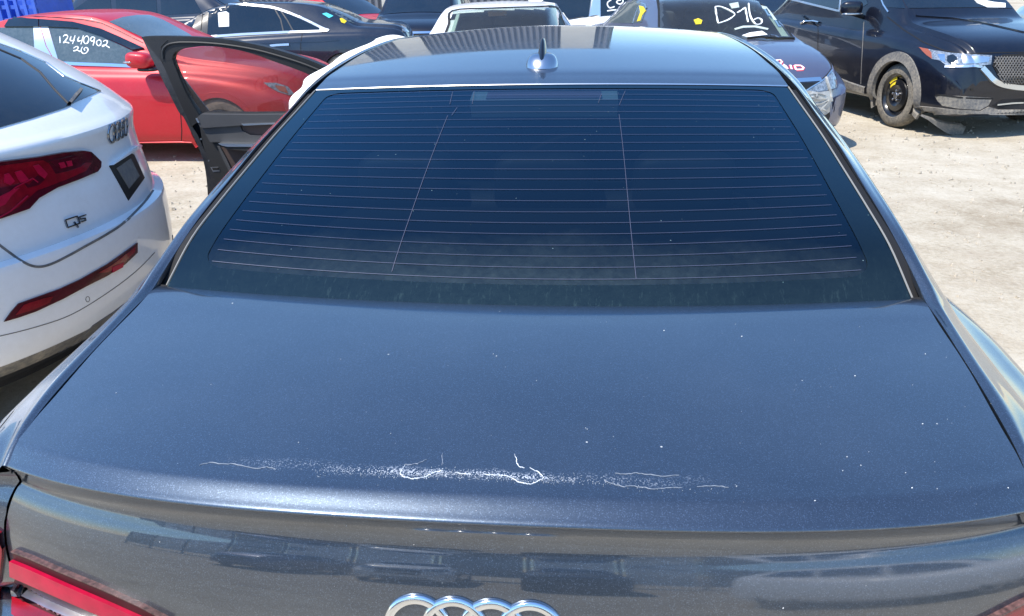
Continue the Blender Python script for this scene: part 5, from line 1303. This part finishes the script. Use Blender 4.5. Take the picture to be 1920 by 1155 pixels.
    T.panel('lamp_cell', z([(880, 455), (940, 455), (945, 520), (905, 500)]), 'chrome', .011, 5, hl)
    gr = T.panel('grille', z([(1335, 545), (1370, 480), (1420, 455), (1599, 445), (1900, 440), (1900, 720), (1599, 700), (1450, 680), (1390, 645)]), 'dark_gap', .006, 8)
    for k in range(-6, 34):
        x0 = 1330 + k * 24
        for d in (1, -1):
            a, b = (x0, 470 if d > 0 else 700), (x0 + 150, 700 if d > 0 else 470)
            pts = [(a[0] + (b[0] - a[0]) * f / 8, a[1] + (b[1] - a[1]) * f / 8) for f in range(9)]
            pts = [p for p in pts if p[0] > 1345 + max(0, 60 - abs(p[1] - 540) * .6) * 0 + max(0, (p[1] - 560)) * .5 and p[0] < 1890]
            if len(pts) > 2: T.stroke('grille_bar', [z(pts)], 1.3, 'grey_plastic', .014, 5, gr)
    T.stroke('chrome_wing', [z([(940, 556), (1060, 555), (1200, 550), (1255, 560)])], 4, 'satin_chrome', .012, 4)
    T.stroke('chrome_wing', [catmull(z([(1245, 562), (1290, 610), (1340, 665), (1400, 700), (1500, 722), (1599, 732), (1750, 738), (1900, 738)]), 3)], 9, 'satin_chrome', .02, 4)
    # bumper
    fg = T.panel('fog_recess', z([(858, 800), (905, 792), (1100, 800), (1335, 815), (1300, 878), (1232, 915), (1060, 905), (920, 880), (880, 840)]), 'clad_plastic', .004, 6)
    T.stroke('fog_edge', [z([(862, 797), (905, 790), (1100, 815), (1335, 822)])], 2.5, 'dark_gap', .008, 4, fg)
    lg = T.panel('lower_grille', z([(1335, 880), (1420, 830), (1599, 820), (1900, 815), (1900, 900), (1599, 905), (1380, 905)]), 'dark_gap', .005, 8)
    T.stroke('grille_bar', [z([(1370, 872), (1500, 858), (1700, 850), (1890, 848)])], 2.6, 'satin_chrome', .014, 5, lg)
    T.panel('chin_cladding', z([(690, 878), (850, 892), (1020, 912), (1235, 922), (1300, 888), (1380, 912), (1599, 912), (1900, 905), (1900, 975), (1599, 975), (1300, 988), (1050, 998), (860, 975), (690, 938)]), 'clad_plastic', .014, 7)
    for p in ((1000, 730), (1165, 745)):
        V = [(p[0] + 14 * math.cos(t), p[1] + 10 * math.sin(t)) for t in [6.2832 * i / 10 for i in range(10)]]
        T.panel('parking_sensor', z(V), 'black_plastic', .004, 2)
    T.add('radiator_support', box_vf(1.95, 0, .62, .25, 1.2, .5), 'dark_gap', local=True, smooth=False)
    # torn under-tray lying at the ground below the bumper
    pz = [(735, 965), (800, 1000), (880, 1060), (960, 1112), (1020, 1125), (1090, 1112), (1105, 1075), (1060, 1040), (960, 1030), (860, 1005)]
    P = [on_plane(*z([p])[0], 1, 7.93 + .0006 * (p[0] - 735)) for p in pz]
    n = len(P); V = P + [p + Vector((.03, .05, .012)) for p in P]
    U = Thing('torn_splash_shield', 'torn grey plastic splash shield hanging to the ground under the black SUV nose', 'car part', (3.9, 7.95, 0))
    U.add('shield', (V, [tuple(range(n)), tuple(range(n, 2 * n))[::-1]] + [(i, (i + 1) % n, n + (i + 1) % n, n + i) for i in range(n)]), 'clad_plastic', smooth=False)
build_black_suv()

# ------------------------------------------------------------ cars further back
def plain_car(name, label, m, loc, head, spec, scale=(1, 1, 1), front=True, win=True, group=None, z_off=0, lamps='lamp_clear'):
    """car with windows, lamps, grille and wheels placed in its own space"""
    T = Thing(name, label, 'car', loc, head, group)
    loft_car(T, spec, m, scale=scale, ns=90)
    L = spec[-1][0]
    suv = spec is SUVSPEC
    lc = T.local_cast
    skin = lambda *q: skin_vf(lc, *q)
    k = scale[0]; h = L / 2
    if suv:
        sw = [[(.65 - h, 1.12), (.85 - h, 1.46), (1.42 - h, 1.53), (1.42 - h, 1.10)], [(1.5 - h, 1.10), (1.5 - h, 1.53), (2.28 - h, 1.54), (2.28 - h, 1.08)], [(2.38 - h, 1.08), (2.38 - h, 1.54), (2.65 - h, 1.50), (3.28 - h, 1.13), (3.28 - h, 1.07)]]
    else:
        sw = [[(.98 - h, 1.03), (1.30 - h, 1.24), (1.66 - h, 1.31), (1.66 - h, 1.01)], [(1.72 - h, 1.0), (1.72 - h, 1.32), (2.28 - h, 1.33), (2.28 - h, .99)], [(2.36 - h, .98), (2.36 - h, 1.33), (2.65 - h, 1.29), (3.35 - h, 1.0), (3.35 - h, .96)]]
    for sd in (-1, 1):
        for q in sw:
            poly = [(x * scale[0] * (1 if sd > 0 else 1), zz * scale[2]) for x, zz in q]
            d = Vector((0, -sd, 0)); u = Vector((0, 0, 1)).cross(d)
            T.add('side_window', skin([(x * u.x, zz) for x, zz in poly], d, .004, .09), 'dark_glass', local=True, angle=30)
    wsx = (2.95, 3.48) if suv else (2.93, 3.55); rgx = (.30, .68) if suv else (.78, 1.30)
    for nm, (a, b), wa, wb in (('windscreen', wsx, .56, .66), ('rear_window', rgx, .54, .52)):
        T.add(nm, skin([((a - h) * k, -wa), ((b - h) * k, -wb), ((b - h) * k, wb), ((a - h) * k, wa)], (0, 0, -1), .005, .09), 'dark_glass', local=True, angle=30)
    zl = .82 if suv else .72
    for sd in (-1, 1):
        T.add('headlight', skin([(sd * .42, zl - .06), (sd * .40, zl + .03), (sd * .62, zl + .08), (sd * .76, zl + .09), (sd * .78, zl - .02), (sd * .62, zl - .07)], (-1, 0, 0), .008, .05), 'lamp_clear', local=True)
        T.add('tail_lamp', skin([(sd * .45, zl + .02), (sd * .46, zl + .12), (sd * .72, zl + .14), (sd * .74, zl - .02)], (1, 0, 0), .008, .05), 'red_lens', local=True)
    T.add('grille', skin([(-.36, zl - .22), (-.40, zl - .02), (.40, zl - .02), (.36, zl - .22)], (-1, 0, 0), .006, .07), 'black_plastic', local=True)
    T.add('grille_trim', skin([(-.52, zl - .015), (-.50, zl + .02), (.50, zl + .02), (.52, zl - .015)], (-1, 0, 0), .012, .07), 'chrome', local=True)
    T.add('lower_grille', skin([(-.55, zl - .46), (-.5, zl - .34), (.5, zl - .34), (.55, zl - .46)], (-1, 0, 0), .006, .07), 'black_plastic', local=True)
    r = .35 if suv else .325
    for x in (-1.34, 1.38):
        for sd in (-1, 1): wheel(T, x * scale[0], sd * .815 * scale[1], r, sd)
    return T
R_ = math.radians
c9 = plain_car('suv', 'white SUV side-on in the back row with marker writing on its window', 'white_paint', (.2, 13.6, 0), R_(180), SUVSPEC, (1.05, 1.0, 1.06))
T = c9; q = chain((1000, 0), 6.4)
T.panel('dark_side_glass', q([(300, 40), (340, -80), (700, -90), (665, 200), (420, 238), (380, 180)]), 'dark_glass', .02, 6)
T.panel('door_pillar', q([(715, -40), (805, -40), (805, 195), (665, 210), (700, 60)]), 'satin_chrome', .022, 6)
T.panel('dark_side_glass', q([(812, -80), (1200, -80), (1040, 120), (940, 180), (808, 195)]), 'dark_glass', .02, 6)
for w_ in ([(935, 2), (895, 28), (890, 65), (920, 98), (975, 82)], [(1050, 5), (1010, 12), (1000, 35), (1040, 52), (1075, 25), (1070, -10)], [(885, 135), (940, 126), (1010, 120)]):
    T.stroke('marker_stroke', [q(w_)], 2.4, 'white_mark', .026, 3, smooth=True)
plain_car('suv', 'black SUV with chrome nose trim in the back row between dark blue and white sedans', 'black_paint', (-3.15, 15.6, 0), R_(-88), SUVSPEC, (1, 1, .98))
plain_car('sedan', 'red sedan half hidden in the back row behind the dark blue sedan boot', 'red_paint', (-5.55, 16.3, 0), R_(-30), SEDAN, (1, 1, 1.03))
plain_car('suv', 'black SUV in the back row behind the red sedan roof at top left', 'navy_paint', (-9.3, 15.6, 0), R_(178), SUVSPEC, (1.12, 1, 1.05))
plain_car('sedan', 'dark hatch-tailed sedan beside the black SUV at top left, red lamp showing', 'dull_black_paint', (-6.9, 21.5, 0), R_(100), SEDAN, (1, 1, 1.05))
plain_car('sedan', 'silver sedan nose-on at the top right corner behind the black SUV', 'satin_chrome', (8.6, 13.4, 0), R_(-100), SEDAN, (1, 1, 1.02))
plain_car('sedan', 'dark sedan in the back row behind the slate sedan', 'dull_black_paint', (3.6, 15.8, 0), R_(-80), SEDAN)
# rows behind the photographer, seen mirrored in the boot lid
plain_car('suv', 'white SUV mirrored at right in the grey boot lid', 'white_paint', (3.5, -2.7, 0), R_(70), SUVSPEC, (1, 1, 1), group='cars mirrored in the boot lid')
plain_car('suv', 'dark SUV mirrored in the middle of the grey boot lid', 'dull_black_paint', (.6, -9.5, 0), R_(90), SUVSPEC, group='cars mirrored in the boot lid')
plain_car('sedan', 'white sedan mirrored left of middle in the grey boot lid', 'white_paint', (-2.4, -9.8, 0), R_(86), SEDAN, group='cars mirrored in the boot lid')
plain_car('sedan', 'slate sedan mirrored at left in the grey boot lid', 'slate_paint', (-5.4, -9.4, 0), R_(92), SEDAN, group='cars mirrored in the boot lid')

# blue slatted crate on the truck bed line at top left
def build_crate():
    T = Thing('crate', 'bright blue slatted crate at the top left corner above the red sedan', 'crate', (-9.5, 12.3, 0))
    x0, x1, y0, y1 = -10.05, -8.95, 11.9, 12.9
    for i in range(8):
        x = x0 + (x1 - x0) * i / 7
        T.add('slat', box_vf(x, y0, .78, .055, .03, 1.55), 'blue_plastic', smooth=False)
    for zz in (.12, .5, .9, 1.2, 1.4, 1.53): T.add('rail', box_vf((x0 + x1) / 2, y0 + .02, zz, x1 - x0 + .06, .025, .06), 'blue_plastic', smooth=False)
    T.add('back_panel', box_vf((x0 + x1) / 2, y1, .78, x1 - x0, .03, 1.5), 'blue_plastic', smooth=False)
    for x in (x0, x1): T.add('side_panel', box_vf(x, (y0 + y1) / 2 + .02, .78, .03, y1 - y0 - .06, 1.5), 'blue_plastic', smooth=False)
    T.add('base', box_vf((x0 + x1) / 2, (y0 + y1) / 2, .06, x1 - x0 - .05, y1 - y0 - .08, .05), 'blue_plastic', smooth=False)
build_crate()

def build_fence():
    """pale panel fence behind the photographer, seen mirrored in the boot lid"""
    T = Thing('panel_fence', 'pale panel fence mirrored along the grey boot lid', 'fence', (0, -13.5, 0))
    x = -18.0; rnd = random.Random(9); i = 0
    while x < 18:
        w_ = 2.4; hgt = 2.9
        T.add('post', box_vf(x, -13.5, hgt / 2, .12, .12, hgt + .1), 'grey_plastic', smooth=False)
        T.add('panel', box_vf(x + w_ / 2 + .06, -13.52, hgt / 2 + .12, w_ - .16, .05, hgt - .3), 'white_paint' if i % 3 else 'wall_white', smooth=False)
        T.add('rail', box_vf(x + w_ / 2 + .06, -13.47, hgt - .5, w_ - .13, .05, .09), 'grey_plastic', smooth=False)
        x += w_ + .12; i += 1
build_fence()
